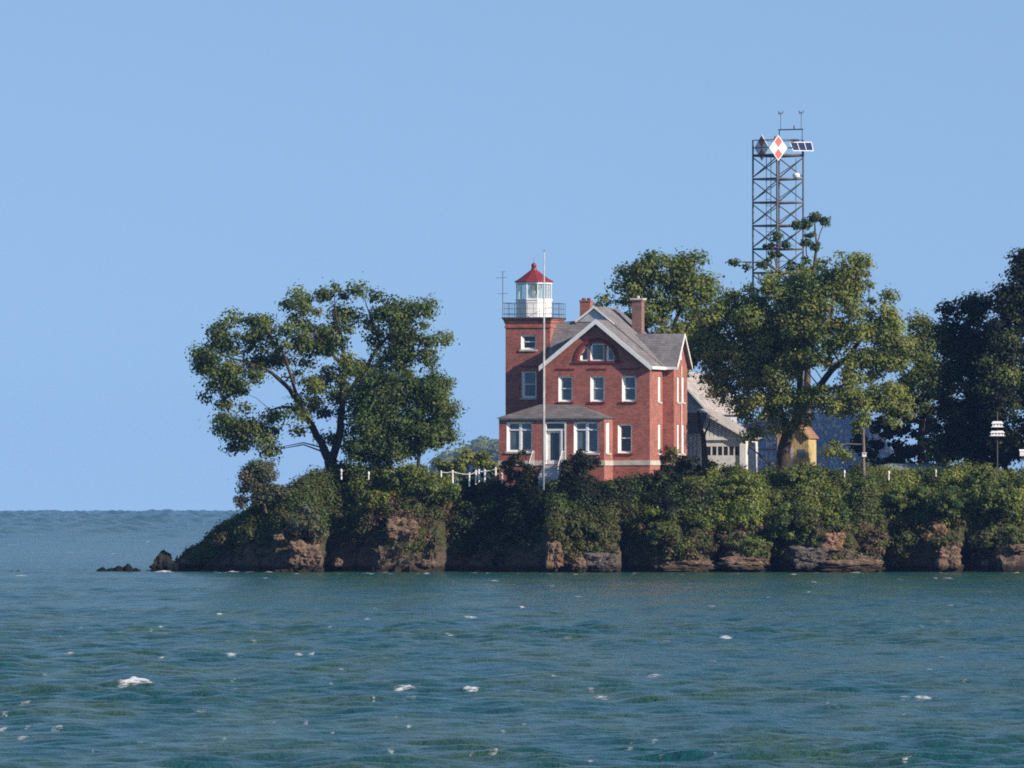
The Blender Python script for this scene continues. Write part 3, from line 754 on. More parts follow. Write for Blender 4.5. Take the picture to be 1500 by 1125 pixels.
# ------------------------------------------------------------------ garage, white house, yellow shed
def gable_shed(root, u0, u1, v0, v1, ze, zr_, walls, roofm, over=.25, th=.1, trim=None, holes=()):
    c_ = (u0+u1)/2
    m = MB(); m.wall(Mfront(v0), u0, u1, -1.2, ze, holes); m.wall(Mback(v1), u0, u1, -1.2, ze); m.wall(Mleft(u0), v0, v1, -1.2, ze); m.wall(Mright(u1), v0, v1, -1.2, ze)
    m.face([(u0, v0, ze), (u1, v0, ze), (c_, v0, zr_)]); m.face([(u0, v1, ze), (u1, v1, ze), (c_, v1, zr_)])
    wl = m.build('wall', walls, root)
    k = (zr_-ze)/(c_-u0); m = MB()
    slab(m, [(c_, v0-over, zr_+.12), (u1+over, v0-over, ze-k*over+.12), (u1+over, v1+over, ze-k*over+.12), (c_, v1+over, zr_+.12)], th)
    slab(m, [(c_, v0-over, zr_+.12), (c_, v1+over, zr_+.12), (u0-over, v1+over, ze-k*over+.12), (u0-over, v0-over, ze-k*over+.12)], th)
    rf = m.build('roof', roofm, root)
    if trim:
        m = MB()
        rake(m, (c_, v0-over-.01, zr_+.13), (u1+over, v0-over-.01, ze-k*over+.13), .2, .05, (0, -1, 0)); rake(m, (c_, v0-over-.01, zr_+.13), (u0-over, v0-over-.01, ze-k*over+.13), .2, .05, (0, -1, 0))
        m.build('bargeboard', trim, root)
    return wl, rf
def local_u(px, px0): return (px - px0) / 19.28
GY = 20.0
gr = thing('garage', 'white board garage with a row of small door panes beside the brick house', 'garage', P(1092, 700, GY), -R(12), None, sc(GY)/.05)
gu0, gu1 = -6.9, 0.0
gh = (local_u(1034, 1092), local_u(1084, 1092), -1.2, zz(645))
wl, rf = gable_shed(gr, gu0, gu1, 0, 5.0, zz(640), zz(601), BOARDS, SHINGLE_PALE, .3, .1, WHITE, [gh])
m = MB(); a0, a1 = gh[0]+.02, gh[1]-.02; m.mbox(Mfront(0), a0, a1, -1.2, zz(667), .10, .16); m.mbox(Mfront(0), a0, a1, zz(654), zz(645), .10, .16)
n_ = 6; ww = (a1-a0)/n_
for k in range(n_+1):
    x = a0 + ww*k; m.mbox(Mfront(0), max(a0, x-.05), min(a1, x+.05), zz(667), zz(654), .10, .16)
gd_ = m.build('garage_door', WHITE_OLD, gr)
m = MB(); m.mbox(Mfront(0), a0, a1, zz(667), zz(654), .145, .155); m.build('pane', GLASSDARK, gd_)
m = MB(); m.mbox(Mfront(0), -.42, .03, -1.2, zz(641), -.03, .0-.004); m.mbox(Mfront(0), gu0, -.43, zz(644.5), zz(640), -.06, -.004); m.build('corner_board', WHITE, gr)
# lean-to between garage and brick house
lt = thing('lean_to_shed', 'small board lean-to with grey sloping roof between garage and brick house', 'shed', P(1026, 700, 17), -AL, None, sc(17)/.05)
m = MB(); m.wall(Mfront(0), -2.2, 0, -1.2, zz(633)); m.wall(Mright(0), 0, 1.2, -1.2, zz(633)); m.wall(Mleft(-2.2), 0, 1.2, -1.2, zz(633)); m.wall(Mback(1.2), -2.2, 0, -1.2, zz(633)); m.build('wall', BOARDS, lt)
m = MB(); slab(m, [(-2.4, -.2, zz(634)+.1), (.15, -.2, zz(634)+.1), (.15, 1.5, zz(606)+.1), (-2.4, 1.5, zz(606)+.1)], .1); m.build('roof', SHINGLE_DARK, lt)
# white house behind
WY = 30.0
wh = thing('white_house', 'white gabled house with steep pale roof half hidden behind the garage', 'house', P(1037, 700, WY), -AL, None, sc(WY)/.05)
wl, rf = gable_shed(wh, -5.2, 0, 0, 9.2, zz(602), zz(546), GREYTRIM, SHINGLE_PALE, .25, .1, WHITE)  # white walls coloured grey: the shade on the gable is painted in
m = MB(); m.box(-1.25, .3, 5.6, 7.6, zz(602), zz(569)); dm = m.build('dormer', WHITE, wh)
m = MB(); slab(m, [(-2.2, 5.4, zz(566)), (.45, 5.4, zz(568)), (.45, 7.8, zz(568)), (-2.2, 7.8, zz(566))], .1); m.build('dormer_roof', SHINGLE_PALE, dm)
# yellow shed
SY = 19.0
ys = thing('yellow_shed', 'small yellow shed with orange brown roof behind the leaning trunk', 'shed', P(1184, 694, SY), -AL, None, sc(SY)/.05)
wl, rf = gable_shed(ys, -2.3, 0, 0, 2.5, zz(645), zz(618), YELLOW, ORANGE_ROOF, .16, .1, YELLOW)
m = MB(); m.mbox(Mfront(0), -1.9, -1.1, -1.1, zz(662), -.03, -.004); m.build('door', painted('pale_shed_door', (.6, .58, .52)), ys)
m = MB(); m.mbox(Mfront(0), -.75, -.25, zz(676), zz(664), -.03, -.004); m.build('window', GLASSM, ys)
# bare leaning snag beside the garage
sn = thing('dead_trunk', 'dark bare leaning trunk in front of the white garage gable', 'dead tree', P(1034, 695, 14.5))
m = MB(); b0 = P(1034, 695, 14.5); limb_mesh(m, [(1034, 700, 5), (1032, 670, 4.6), (1029, 640, 3.6), (1025, 618, 2.6), (1022, 602, 1.6)], 14.5, 8, .05); limb_mesh(m, [(1029, 640, 2), (1038, 625, 1.2), (1041, 615, .6)], 14.5, 6, .04)
m.v = [tuple(Vector(v) - b0) for v in m.v]; m.build('trunk', BARK_DARK, sn, smooth=True, weld=False)

# ------------------------------------------------------------------ steel tower
KY = 39.0; ks = sc(KY)
kt = thing('lattice_tower', 'tall square steel lattice tower with checked diamond daymarks and solar panels', 'tower', P(1139.5, 690, KY), 0)
def kz(py): return (690 - py) * ks
def kx(px): return (px - 1139.5) * ks
# plan corners: west, front, east, back
be = R(49)
s2 = 52 * ks
Wc = Vector((kx(1103), 0)); Fc = Vector((kx(1103) + s2*math.cos(be), -s2*math.sin(be))); Ec = Fc + Vector((s2*math.sin(be), s2*math.cos(be))); Bc = Wc + (Ec - Fc)
cs = [Wc, Fc, Ec, Bc]
def k3(c, z): return (c.x, c.y, z)
for c_ in cs:
    m = MB(); m.tube([k3(c_, -1), k3(c_, kz(205 if c_ is not Bc else 228))], .08, 6); m.build('leg', STEEL, kt)
lev = [228, 262.5, 297, 331, 365, 400, 436, 472, 508, 545, 582, 620, 658]
for i, y in enumerate(lev):
    for a in range(4):
        p, q_ = cs[a], cs[(a+1) % 4]
        m = MB(); m.tube([k3(p, kz(y)), k3(q_, kz(y))], .075 if y > 228 else .1, 4); m.build('strut', RUSTY if a in (1, 3) else STEEL, kt)
        if i + 1 < len(lev):
            m = MB(); m.tube([k3(p, kz(y+3)), k3(q_, kz(lev[i+1]-3))], .048, 4); m.tube([k3(q_, kz(y+3)), k3(p, kz(lev[i+1]-3))], .048, 4); m.build('cross_brace', STEEL, kt)
m = MB()
ctr = (Wc + Ec) / 2
for dx in (-.9, -.55): m.tube([(ctr.x+dx, ctr.y+.2, -1), (ctr.x+dx, ctr.y+.2, kz(228))], .03, 5)
for k in range(46): m.tube([(ctr.x-.9, ctr.y+.2, k*.5), (ctr.x-.55, ctr.y+.2, k*.5)], .018, 4)
m.build('ladder', STEEL, kt)
m = MB(); m.tube([(ctr.x+.05, ctr.y, -1), (ctr.x+.05, ctr.y, kz(226))], .045, 6); m.tube([(kx(1166), .3, -1), (kx(1166), .3, kz(232))], .025, 5); m.build('conduit', STEEL, kt)
m = MB(); b_ = len(m.v)
m.hexa([k3(c_, kz(229.5)) for c_ in cs] + [k3(c_, kz(227.5)) for c_ in cs]); m.build('platform', STEEL, kt)
m = MB()
for a in range(4):
    p, q_ = cs[a], cs[(a+1) % 4]
    for y in (205.5, 216.5): m.tube([k3(p, kz(y)), k3(q_, kz(y))], .032, 5)
m.tube([k3(Bc, kz(228)), k3(Bc, kz(205))], .045, 6); m.build('guard_rail', STEEL, kt)
m = MB()
x0, x1 = kx(1142), kx(1175)
for x in (x0, x1): m.tube([(x, .9 if x == x0 else Ec.y, kz(228)), (x, .9 if x == x0 else Ec.y, kz(189))], .04, 6)
m.tube([(x0-.06, .9, kz(189.5)), (x1+.06, Ec.y, kz(189.5))], .055, 6); m.tube([(kx(1163.5), .5, kz(189.5)), (kx(1163.5), .5, kz(183.5))], .06, 6)
m.build('instrument_frame', STEEL, kt)
for px, yy in ((1144, .85), (1173.5, Ec.y)):
    m = MB(); x = kx(px); m.tube([(x, yy, kz(190)), (x, yy, kz(166))], .022, 5)
    m.tube([(x-.12, yy, kz(165.5)), (x+.16, yy, kz(165))], .03, 5); m.tube([(x-.14, yy, kz(162.5)), (x-.12, yy, kz(167))], .05, 6); m.tube([(x+.17, yy, kz(161.5)), (x+.15, yy, kz(166))], .03, 6); m.tube([(x+.02, yy, kz(168)), (x, yy, kz(164))], .05, 6)
    m.build('wind_gauge', STEEL, kt)
def diamond(cpx, cpy, hw_, hh, face_ang, yy, white, redm):
    """diamond daymark: a thin framed board of checks facing face_ang (0 = towards the viewer)"""
    c_ = Vector((kx(cpx), yy, kz(cpy))); ax = Vector((math.cos(face_ang), math.sin(face_ang), 0)); nn = Vector((math.sin(face_ang), -math.cos(face_ang), 0)); up = Vector((0, 0, 1))
    A = hw_ * ks / max(.3, math.cos(face_ang)); B = hh * ks
    def pt(a, b, d=0): return c_ + ax*a*A + up*b*B + nn*d
    m = MB(); ring = [(0,-1),(1,0),(0,1),(-1,0)]
    m.hexa([pt(a, b, -.03) for a, b in ring] + [pt(a, b, .03) for a, b in ring]); d_ = m.build('daymark', white, kt)
    m = MB(); s = .42
    for oy in (.47, -.47):
        rr = [(0, oy-s), (s, oy), (0, oy+s), (-s, oy)]
        m.hexa([pt(a, b, .032) for a, b in rr] + [pt(a, b, .04) for a, b in rr])
    m.build('red_check', redm, d_)
diamond(1138.7, 218.3, 13.4, 19, R(22), Fc.y - .25, WHITE, painted('red_check_paint', (.70, .13, .11), .6))
diamond(1115.6, 217, 10.2, 19, R(-52), -.7, painted('shaded_white_paint', (.6, .62, .62)), painted('shaded_red_paint', (.42, .07, .07), .6))  # duller white and red put shade into the daymark turned from the sun
sp_ = MB(); fr_ = MB()
bl, brr, tlp, trp = (1161.5, 221.5), (1191, 221.5), (1156.5, 208.5), (1188.5, 208.5)
def pan(a, b, d=0):
    px = (bl[0]*(1-a)+brr[0]*a)*(1-b) + (tlp[0]*(1-a)+trp[0]*a)*b; py = bl[1]*(1-b)+tlp[1]*b
    return (kx(px), Ec.y - .5 + .45*b - .25*(1-a) - d, kz(py))
for k in range(3):
    a0, a1 = k/3+.012, (k+1)/3-.012
    sp_.hexa([pan(a0,.05,.0),pan(a1,.05,.0),pan(a1,.95,.0),pan(a0,.95,.0),pan(a0,.05,.02),pan(a1,.05,.02),pan(a1,.95,.02),pan(a0,.95,.02)])
for (a0, b0_, a1, b1) in [(0,-.04,1,.06),(0,.94,1,1.04),(-.015,0,.02,1),(.98,0,1.015,1),(.318,0,.348,1),(.652,0,.682,1)]:
    fr_.hexa([pan(a0,b0_,.021),pan(a1,b0_,.021),pan(a1,b1,.021),pan(a0,b1,.021),pan(a0,b0_,.05),pan(a1,b0_,.05),pan(a1,b1,.05),pan(a0,b1,.05)])
so = sp_.build('solar_panel', painted('solar_cells', (.03, .045, .12), .25, .2), kt); fr_.build('panel_frame', WHITE, so)
m = MB(); m.lathe([(.05, -.1), (.25, -.05), (.30, .1), (.2, .25), (.05, .3)], (kx(1166), -.9, kz(259)), 14); m.tube([(kx(1166), -.9, kz(259)), (kx(1166), Ec.y, kz(259))], .03, 5); m.build('dish', WHITE, kt)
m = MB(); m.box(kx(1134), kx(1140), .2, .7, kz(228), kz(199)); m.build('beacon', RUSTY, kt)
m = MB(); m.box(kx(1158), kx(1170), .1, .6, kz(208), kz(203.5)); m.build('battery_box', IRON, kt)

# ------------------------------------------------------------------ trees
make_tree('spreading_tree', 'wide spreading tree with forked leaning trunk at the end of the bluff', 'tree', (487, 697), 9.0,
  [[(489,702,11),(487,688,9.5),(484,674,9)],
   [(484,675,7.5),(470,650,5.6),(458,625,5,-.5),(446,603,4.4,-1),(425,570,3.4,-1.5),(398,545,2.6,-1.5),(360,530,1.6,-1),(325,520,.8)],
   [(458,625,3.2,-.5),(440,600,2.6,-1),(415,595,1.8,-1.5),(395,600,1,-1.5)],
   [(446,603,3,-1),(430,565,2.4,-2),(420,530,2,-2),(400,495,1.2,-2),(385,470,.6)],
   [(486,676,6.5),(497,640,5.5,.5),(502,590,4.6,.8),(505,540,3.6,.6),(500,495,2.4,0),(490,450,1.2,0)],
   [(502,590,3.6,.8),(530,545,3,1),(556,505,2.4,1),(590,470,1.4,1),(615,455,.7,1)],
   [(505,540,2.8,.6),(470,500,2,0),(445,470,1.2,0)], [(520,560,2.6,1),(575,540,2.2,1.5),(625,510,1.2,1.5)], [(556,505,1.6,1),(545,470,1.2,1),(535,440,.6,1)]],
  [(320,535,38,32),(345,495,38,32),(318,575,30,24),(352,560,34,30,-1),(345,610,36,30),(362,640,26,16),(352,652,20,12,0,1),(335,625,24,18,0,.9),(385,640,18,12,-1,.8),(304,535,22,16,0,.8),(432,598,22,16,-2,.8),(462,560,22,18,-2,.7),(398,478,48,24),(385,520,40,28,1),(400,625,38,18,-1),(445,625,26,12,-1,.5),(395,655,10,6,0,.5),(445,448,36,24),(480,470,45,26,1,.8),(490,430,30,15),(516,420,14,8),(430,500,36,22,-1),(475,515,38,26,1,.8),(510,490,28,20,-1,.7),(475,565,34,26,1.5,.7),(440,560,26,18,1,.5),(500,540,30,22,-1,.6),(535,480,24,18,0,.5),(455,595,20,14,1.5,.5),(580,480,30,18,0,.7),(560,448,28,18),(585,460,26,20),(612,468,24,28),(635,490,18,26),(628,450,14,12,0,.7),(600,505,38,24,1),(628,522,22,22),(560,515,36,24,1.5,.8),(530,545,30,22,1,.8),(515,600,28,24,1,.7),(505,570,26,20,-1,.6),(600,535,30,18,0,.8),(480,605,20,14,1.5,.4),(478,640,16,9,1,.25)],
  'mid', .95, .58, .66, 66, .27, BARK_DARK, 150, None, 'deep')
make_tree('dense_tree', 'low dense round tree beside the forked spreading tree', 'tree', (570, 700), 6.5,
  [[(572,706,6),(570,670,5),(572,630,4)], [(572,640,3),(600,600,2),(630,570,1)], [(570,650,3),(545,610,2),(530,580,1)], [(610,705,3),(615,660,2.4),(625,620,1.2)]],
  [(560,580,45,36),(600,565,45,30),(632,580,30,34),(648,605,22,32),(540,620,36,36),(590,620,48,36),(630,630,38,28),(530,655,30,22),(570,662,38,20),(615,652,36,12),(655,630,14,18),(540,685,30,14,0,.8)],
  'deep', 1.0, .80, .66, 76, .25, BARK_DARK, 50, None, 'mid')
make_tree('cliff_tree', 'small grey green tree clinging to the cliff under the spreading crown', 'tree', (388, 753), 3.0,
  [[(390,752,2.6),(385,735,2.2),(378,710,1.6),(374,690,.9)], [(385,735,1.5),(400,718,1)], [(384,732,1.3),(362,728,.8),(350,735,.5)]],
  [(382,683,16,9),(366,693,14,9),(392,694,14,9),(362,712,14,8),(378,712,14,8),(396,716,16,8),(412,719,10,5),(352,735,9,6),(384,732,16,8)],
  'grey', 1.0, 3.4, .44, 50, .22, BARK, 30)
make_tree('rounded_tree', 'round topped tree rising behind the brick house chimneys', 'tree', (968, 700), 24.0,
  [[(968,706,8),(968,600,7),(970,520,5)], [(970,530,4),(945,480,3),(925,440,1.6)], [(970,520,4),(990,470,3),(1010,420,1.5)], [(970,540,3.4),(1015,490,2.4),(1035,450,1.2)], [(972,520,3),(968,460,2),(965,400,1)]],
  [(972,393,44,22),(935,408,34,26),(1010,400,32,26),(1032,425,18,24),(975,425,50,26),(918,430,18,22),(950,455,46,22),(1010,450,36,26),(975,485,44,18,0,.5),(1020,490,36,22),(935,480,22,20,0,.6),(882,441,12,7,0,.7),(960,540,50,30),(1000,505,32,20)],
  'mid', 1.0, .55, .72, 70, .29, BARK, 110, None, 'light')
make_tree('tall_thin_tree', 'tall thin sparsely leaved tree reaching up beside the lattice tower', 'tree', (1180, 694), 36.0,
  [[(1180,700,6),(1183,560,5),(1188,460,4),(1192,400,3),(1196,360,1.6),(1193,325,.9),(1190,312,.5)], [(1188,440,2.4),(1150,405,1.8),(1120,385,1.3),(1075,384,.7)], [(1140,400,1.4),(1132,370,1),(1129,350,.6)], [(1196,360,.9),(1206,325,.5)], [(1192,400,1.4),(1182,370,.8),(1181,345,.5)]],
  [(1190,317,9,5),(1205,322,6,3),(1183,329,6,5),(1186,343,7,5),(1180,354,6,5),(1195,362,8,5),(1182,378,9,8),(1167,330,5,3),(1074,385,15,6),(1100,388,16,6),(1118,384,14,8),(1132,345,9,7),(1126,358,7,5),(1138,374,9,8),(1155,358,6,5),(1150,385,10,6),(1172,392,14,8),(1192,400,12,10)],
  'deep', .9, .60, .36, 40, .28, BARK, 30)
make_tree('broad_tree', 'broad light green tree with thick leaning trunk beside the yellow shed', 'tree', (1147, 698), 12.5,
  [[(1147,708,12.5),(1148,680,10.5),(1150,655,9.5),(1157,632,9)],
   [(1157,634,7.5),(1172,605,6,-.5),(1195,572,5,-1.5),(1218,545,4.6,-2.6),(1242,522,4,-3.2),(1262,495,2.6,-3.6),(1275,465,1.2,-4)],
   [(1155,636,6.5),(1142,600,5,.5),(1122,560,4,.8),(1095,520,2.8,.8),(1065,490,1.3,.5)],
   [(1165,618,5),(1172,560,4,1),(1172,500,3,1),(1168,450,1.6,1)], [(1218,545,3,-.8),(1215,490,2.2,0),(1220,440,1,0)], [(1195,572,2.6,-.5),(1235,565,1.8,-1.5),(1275,560,1,-1.5)], [(1122,560,2.4,.8),(1085,560,1.6,0),(1055,575,.8,0)],
   [(1142,690,2.5),(1120,672,1.5,-.5),(1098,655,.7,-.5)]],
  [(1045,480,34,30,2),(1072,455,32,24,2),(1035,515,26,28,2),(1068,515,36,30,2),(1105,440,34,24,1),(1140,420,34,20,0),(1165,445,40,26,-1),(1185,410,32,18,0),(1215,402,28,20,-2),(1240,388,28,20,-3),(1262,395,18,18,-3),(1255,425,34,24,-3),(1212,440,36,26,-3),(1120,480,40,28,0),(1165,490,42,26,0),(1215,490,40,28,-3.5),(1262,475,34,30,-4),(1295,455,20,18,-4),(1296,490,26,26,-4),(1072,560,34,26,1),(1070,592,15,15,1,.8),(1110,545,38,28,0),(1090,585,28,22,0),(1155,545,38,28,-2),(1200,528,30,20,-3.5,.7),(1262,535,34,26,-4),(1290,535,30,28,-4),(1135,590,36,26,-1.5),(1178,590,30,22,-2.5,.9),(1215,580,36,24,-3.5),(1250,575,30,20,-4),(1130,620,26,14,-1,.8),(1102,622,18,22,0,.8),(1298,430,10,10,-4,.7),(1312,470,10,10,-4,.7),(1180,615,18,10,-1.5,.5),(1128,512,36,28,2.5),(1150,475,36,26,2.5),(1105,475,30,24,2.5),(1170,520,36,24,2.5),(1140,540,36,24,2),(1090,520,34,26,0),(1022,500,20,24,2.5),(1048,548,22,18,2),(1310,515,22,24,-4),(1180,470,36,24,-3),(1090,465,34,22,-1)],
  'light', .6, .95, .66, 70, .27, BARK_DARK, 170, None, 'mid')
make_tree('slender_tree', 'slender tree with a pale straight stem carrying a small white box', 'tree', (1266, 698), 4.5,
  [[(1266,704,2.9),(1265,660,2.4),(1264,610,2.1),(1268,575,1.6),(1280,560,.8)], [(1264,615,1.4),(1285,590,1),(1315,585,.6)], [(1264,620,1.4),(1240,600,1),(1225,590,.6)], [(1265,650,1),(1240,650,.8),(1222,658,.4)]],
  [(1262,585,34,20),(1295,580,28,20),(1315,600,20,18),(1330,608,8,6),(1232,590,22,18),(1255,615,20,16),(1250,635,12,10,0,.7),(1222,655,16,11),(1236,668,8,6,0,.7),(1305,618,14,8,0,.7)],
  'light', .9, 1.1, .52, 60, .24, painted('pale_bark', (.15, .125, .10), .9, .3, 4), 60)
make_tree('backlit_tree', 'mid green tree standing between the broad tree and the dark grove', 'tree', (1348, 694), 27.0,
  [[(1348,700,6),(1350,640,5),(1352,590,4),(1350,530,2)], [(1352,600,3),(1370,570,1.6),(1380,545,.8)], [(1352,590,2.6),(1330,560,1.6),(1318,530,.8)], [(1350,640,2.4),(1374,610,1.5),(1385,600,.8)]],
  [(1348,472,20,15),(1335,495,28,20),(1365,500,18,20),(1340,530,34,24),(1368,540,20,24),(1345,565,34,18),(1322,585,22,20),(1375,575,12,16),(1345,600,22,12,0,.4)],
  'mid', .8, .8, .66, 70, .28, BARK_DARK, 70, None, 'mid')
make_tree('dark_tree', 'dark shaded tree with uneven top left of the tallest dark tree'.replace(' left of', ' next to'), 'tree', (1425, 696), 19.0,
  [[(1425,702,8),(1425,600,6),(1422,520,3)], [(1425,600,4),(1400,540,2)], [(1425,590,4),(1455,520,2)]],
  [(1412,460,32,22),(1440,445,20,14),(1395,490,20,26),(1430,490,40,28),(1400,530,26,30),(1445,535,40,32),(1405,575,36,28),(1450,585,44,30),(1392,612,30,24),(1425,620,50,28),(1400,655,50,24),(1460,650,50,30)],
  'dark', 1.0, .75, .76, 70, .30, BARK_DARK, 40, None, 'deep')  # dark leaf colour includes the shade that lies on the grove
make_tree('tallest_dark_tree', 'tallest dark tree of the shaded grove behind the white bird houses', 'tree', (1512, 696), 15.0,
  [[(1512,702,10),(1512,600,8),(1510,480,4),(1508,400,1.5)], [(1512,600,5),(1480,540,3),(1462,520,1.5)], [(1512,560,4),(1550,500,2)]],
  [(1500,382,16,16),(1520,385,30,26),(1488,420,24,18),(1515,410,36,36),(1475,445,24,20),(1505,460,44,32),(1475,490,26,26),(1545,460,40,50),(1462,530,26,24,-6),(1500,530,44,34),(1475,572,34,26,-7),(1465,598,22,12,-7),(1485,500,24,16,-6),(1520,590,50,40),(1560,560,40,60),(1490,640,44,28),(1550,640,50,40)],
  'dark', .8, .75, .76, 70, .30, BARK_DARK, 40, None, 'mid')  # the grove's shade is partly in this dark leaf colour
# trees that stand just outside the frame and shade the grove
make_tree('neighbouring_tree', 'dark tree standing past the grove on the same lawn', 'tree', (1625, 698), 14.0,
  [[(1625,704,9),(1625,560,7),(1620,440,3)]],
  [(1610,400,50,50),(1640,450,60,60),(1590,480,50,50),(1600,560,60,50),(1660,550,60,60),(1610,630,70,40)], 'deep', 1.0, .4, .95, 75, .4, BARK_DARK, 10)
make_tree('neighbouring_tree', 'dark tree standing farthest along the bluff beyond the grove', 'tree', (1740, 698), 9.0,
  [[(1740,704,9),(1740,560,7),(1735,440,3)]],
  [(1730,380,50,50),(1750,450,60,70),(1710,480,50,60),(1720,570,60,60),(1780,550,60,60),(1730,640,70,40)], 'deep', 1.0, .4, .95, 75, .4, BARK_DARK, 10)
# dark hedge under the grove, its shade put into the leaf colour
def hedge_mass(name, label, cat, boxes, Y, pal, kind=None, density=.8, clump=.6, size=.28, pal2=None, per=70):
    b0 = P(boxes[0][0], 696, Y)
    pts = blob_points(boxes, Y, 1.0, density); k = len(pts); cols = pick_cols(k, pal)
    if pal2:
        alt = pick_cols(k, pal2); sel = rng.uniform(size=k) < .4; cols[sel] = alt[sel]
    c, nm, s, col = clump_cards(pts, clump * rng.uniform(.6, 1.3, k), cols, per, size)
    o = cards_mesh(name, c - np.array(b0), nm, s, col); o.location = b0
    return tag(o, label, cat, None, kind)
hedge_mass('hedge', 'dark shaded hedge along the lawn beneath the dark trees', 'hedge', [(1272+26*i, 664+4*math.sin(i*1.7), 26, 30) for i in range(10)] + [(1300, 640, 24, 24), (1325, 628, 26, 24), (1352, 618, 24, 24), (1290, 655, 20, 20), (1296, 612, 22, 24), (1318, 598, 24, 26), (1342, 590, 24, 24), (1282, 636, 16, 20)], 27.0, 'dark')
# thickets behind the lawn on the far side
for i, (cx, cy, rx, ry, lb, pl, pl2) in enumerate([
    (664, 688, 26, 18, 'low bright green bush behind the start of the rope fence', 'light', 'mid'),
    (688, 684, 24, 22, 'mid green bush behind the middle of the rope fence', 'light', 'deep'),
    (709, 682, 20, 24, 'green bush with pale twigs behind the rope fence', 'light', 'mid'),
    (728, 680, 18, 27, 'tall green bush against the tower corner of the brick house', 'light', 'deep')]):
    make_shrub(lb, cx, cy, rx, ry, 48.0, pl, 'bush', 'bush', .9, .30, 1.6, .5, 60, 'bushes behind the rope fence', pl2)

# ------------------------------------------------------------------ shrubs one can single out
SH = [
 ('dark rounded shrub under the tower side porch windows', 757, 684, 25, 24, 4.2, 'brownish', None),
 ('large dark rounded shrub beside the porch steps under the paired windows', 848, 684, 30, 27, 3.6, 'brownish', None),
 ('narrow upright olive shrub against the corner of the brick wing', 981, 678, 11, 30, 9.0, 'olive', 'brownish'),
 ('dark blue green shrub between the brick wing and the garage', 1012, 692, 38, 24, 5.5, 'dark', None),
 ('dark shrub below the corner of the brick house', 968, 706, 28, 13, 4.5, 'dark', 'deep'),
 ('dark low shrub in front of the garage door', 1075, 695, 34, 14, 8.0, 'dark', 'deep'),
 ('bright yellow green bush under the dense round tree', 546, 733, 24, 13, 1.8, 'lime', 'mid'),
 ('grey green bush above the pink cliff rock', 446, 765, 32, 26, .2, 'grey', 'olive'),
 ('bright lime bush above the orange boulder', 1214, 757, 16, 15, 0.4, 'lime', 'light'),
 ('small lime sprig on the dark slope below the house corner', 953, 752, 10, 8, 1.2, 'lime', None),
 ('leafy yellow green bush below the garage', 1090, 716, 36, 24, 2.6, 'light', 'lime'),
 ('lime tipped bush halfway down the slope below the garage', 1036, 765, 22, 20, .8, 'lime', 'mid'),
 ('small lime bush above the small tan boulder', 1096, 765, 18, 10, .5, 'lime', 'light'),
 ('deep green rounded bush in the middle of the slope', 1160, 768, 34, 28, .4, 'deep', 'mid'),
 ('green bush beside the thick leaning trunk', 1172, 692, 18, 16, 4.0, 'mid', 'light'),
 ('mid green bush below the slender tree', 1265, 727, 34, 20, 2.4, 'mid', 'deep'),
 ('green bush below the grey mound', 1330, 728, 36, 20, 2.8, 'mid', 'deep'),
 ('pale green bush at the foot of the bird house pole', 1440, 694, 20, 13, 4.0, 'light', 'olive'),
 ('spreading green bush below the bird house pole', 1455, 728, 38, 24, 2.2, 'mid', 'deep'),
 ('dark green bush beside the spreading bush on the slope', 1388, 735, 34, 22, 2.2, 'deep', 'mid'),
 ('mid green bush under the end of the rope fence', 640, 720, 34, 13, 3.6, 'mid', 'deep'),
 ('leafy green bush filling the gap under the dense tree', 598, 698, 40, 18, 4.5, 'mid', 'light'),
 ('low olive bush on the bare cliff edge above the dark tip', 326, 792, 15, 8, 4.4, 'olive', 'dry'),
 ('olive bush at the side of the grassy headland', 972, 782, 26, 28, .2, 'olive', 'mid'),
 ('brown green bush above the long tan ledge', 1008, 803, 42, 13, -.9, 'olive', 'dry'),
 ('green bush above the broken tan ledge', 1096, 800, 34, 15, -.8, 'mid', 'olive'),
 ('dry brown bush beside the orange boulder', 1278, 796, 24, 22, -.4, 'dry', 'olive'),
 ('rounded olive bush over the dark cave', 1322, 800, 18, 17, 1.0, 'olive', 'grass'),
 ('olive grass tuft on the block shaped rock', 1384, 790, 28, 12, -.2, 'grass', 'dry'),
 ('olive bush over the dark notch near the pale rock', 1445, 795, 30, 14, 1.0, 'olive', 'mid'),
 ('green bush near the pale rock on the lower slope', 1488, 790, 22, 16, .6, 'mid', 'olive'),
]
for lb, cx, cy, rx, ry, Y, pl, pl2 in SH:
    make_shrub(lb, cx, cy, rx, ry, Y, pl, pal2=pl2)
# grassy cap of the headland
make_shrub('grassy cap over the headland that juts out below the house', 858, 784, 46, 18, -1.2, 'grass', 'grass cap', 'grass_tuft', .8, .26, 3.0, .4, 60, None, 'olive', 2.2)

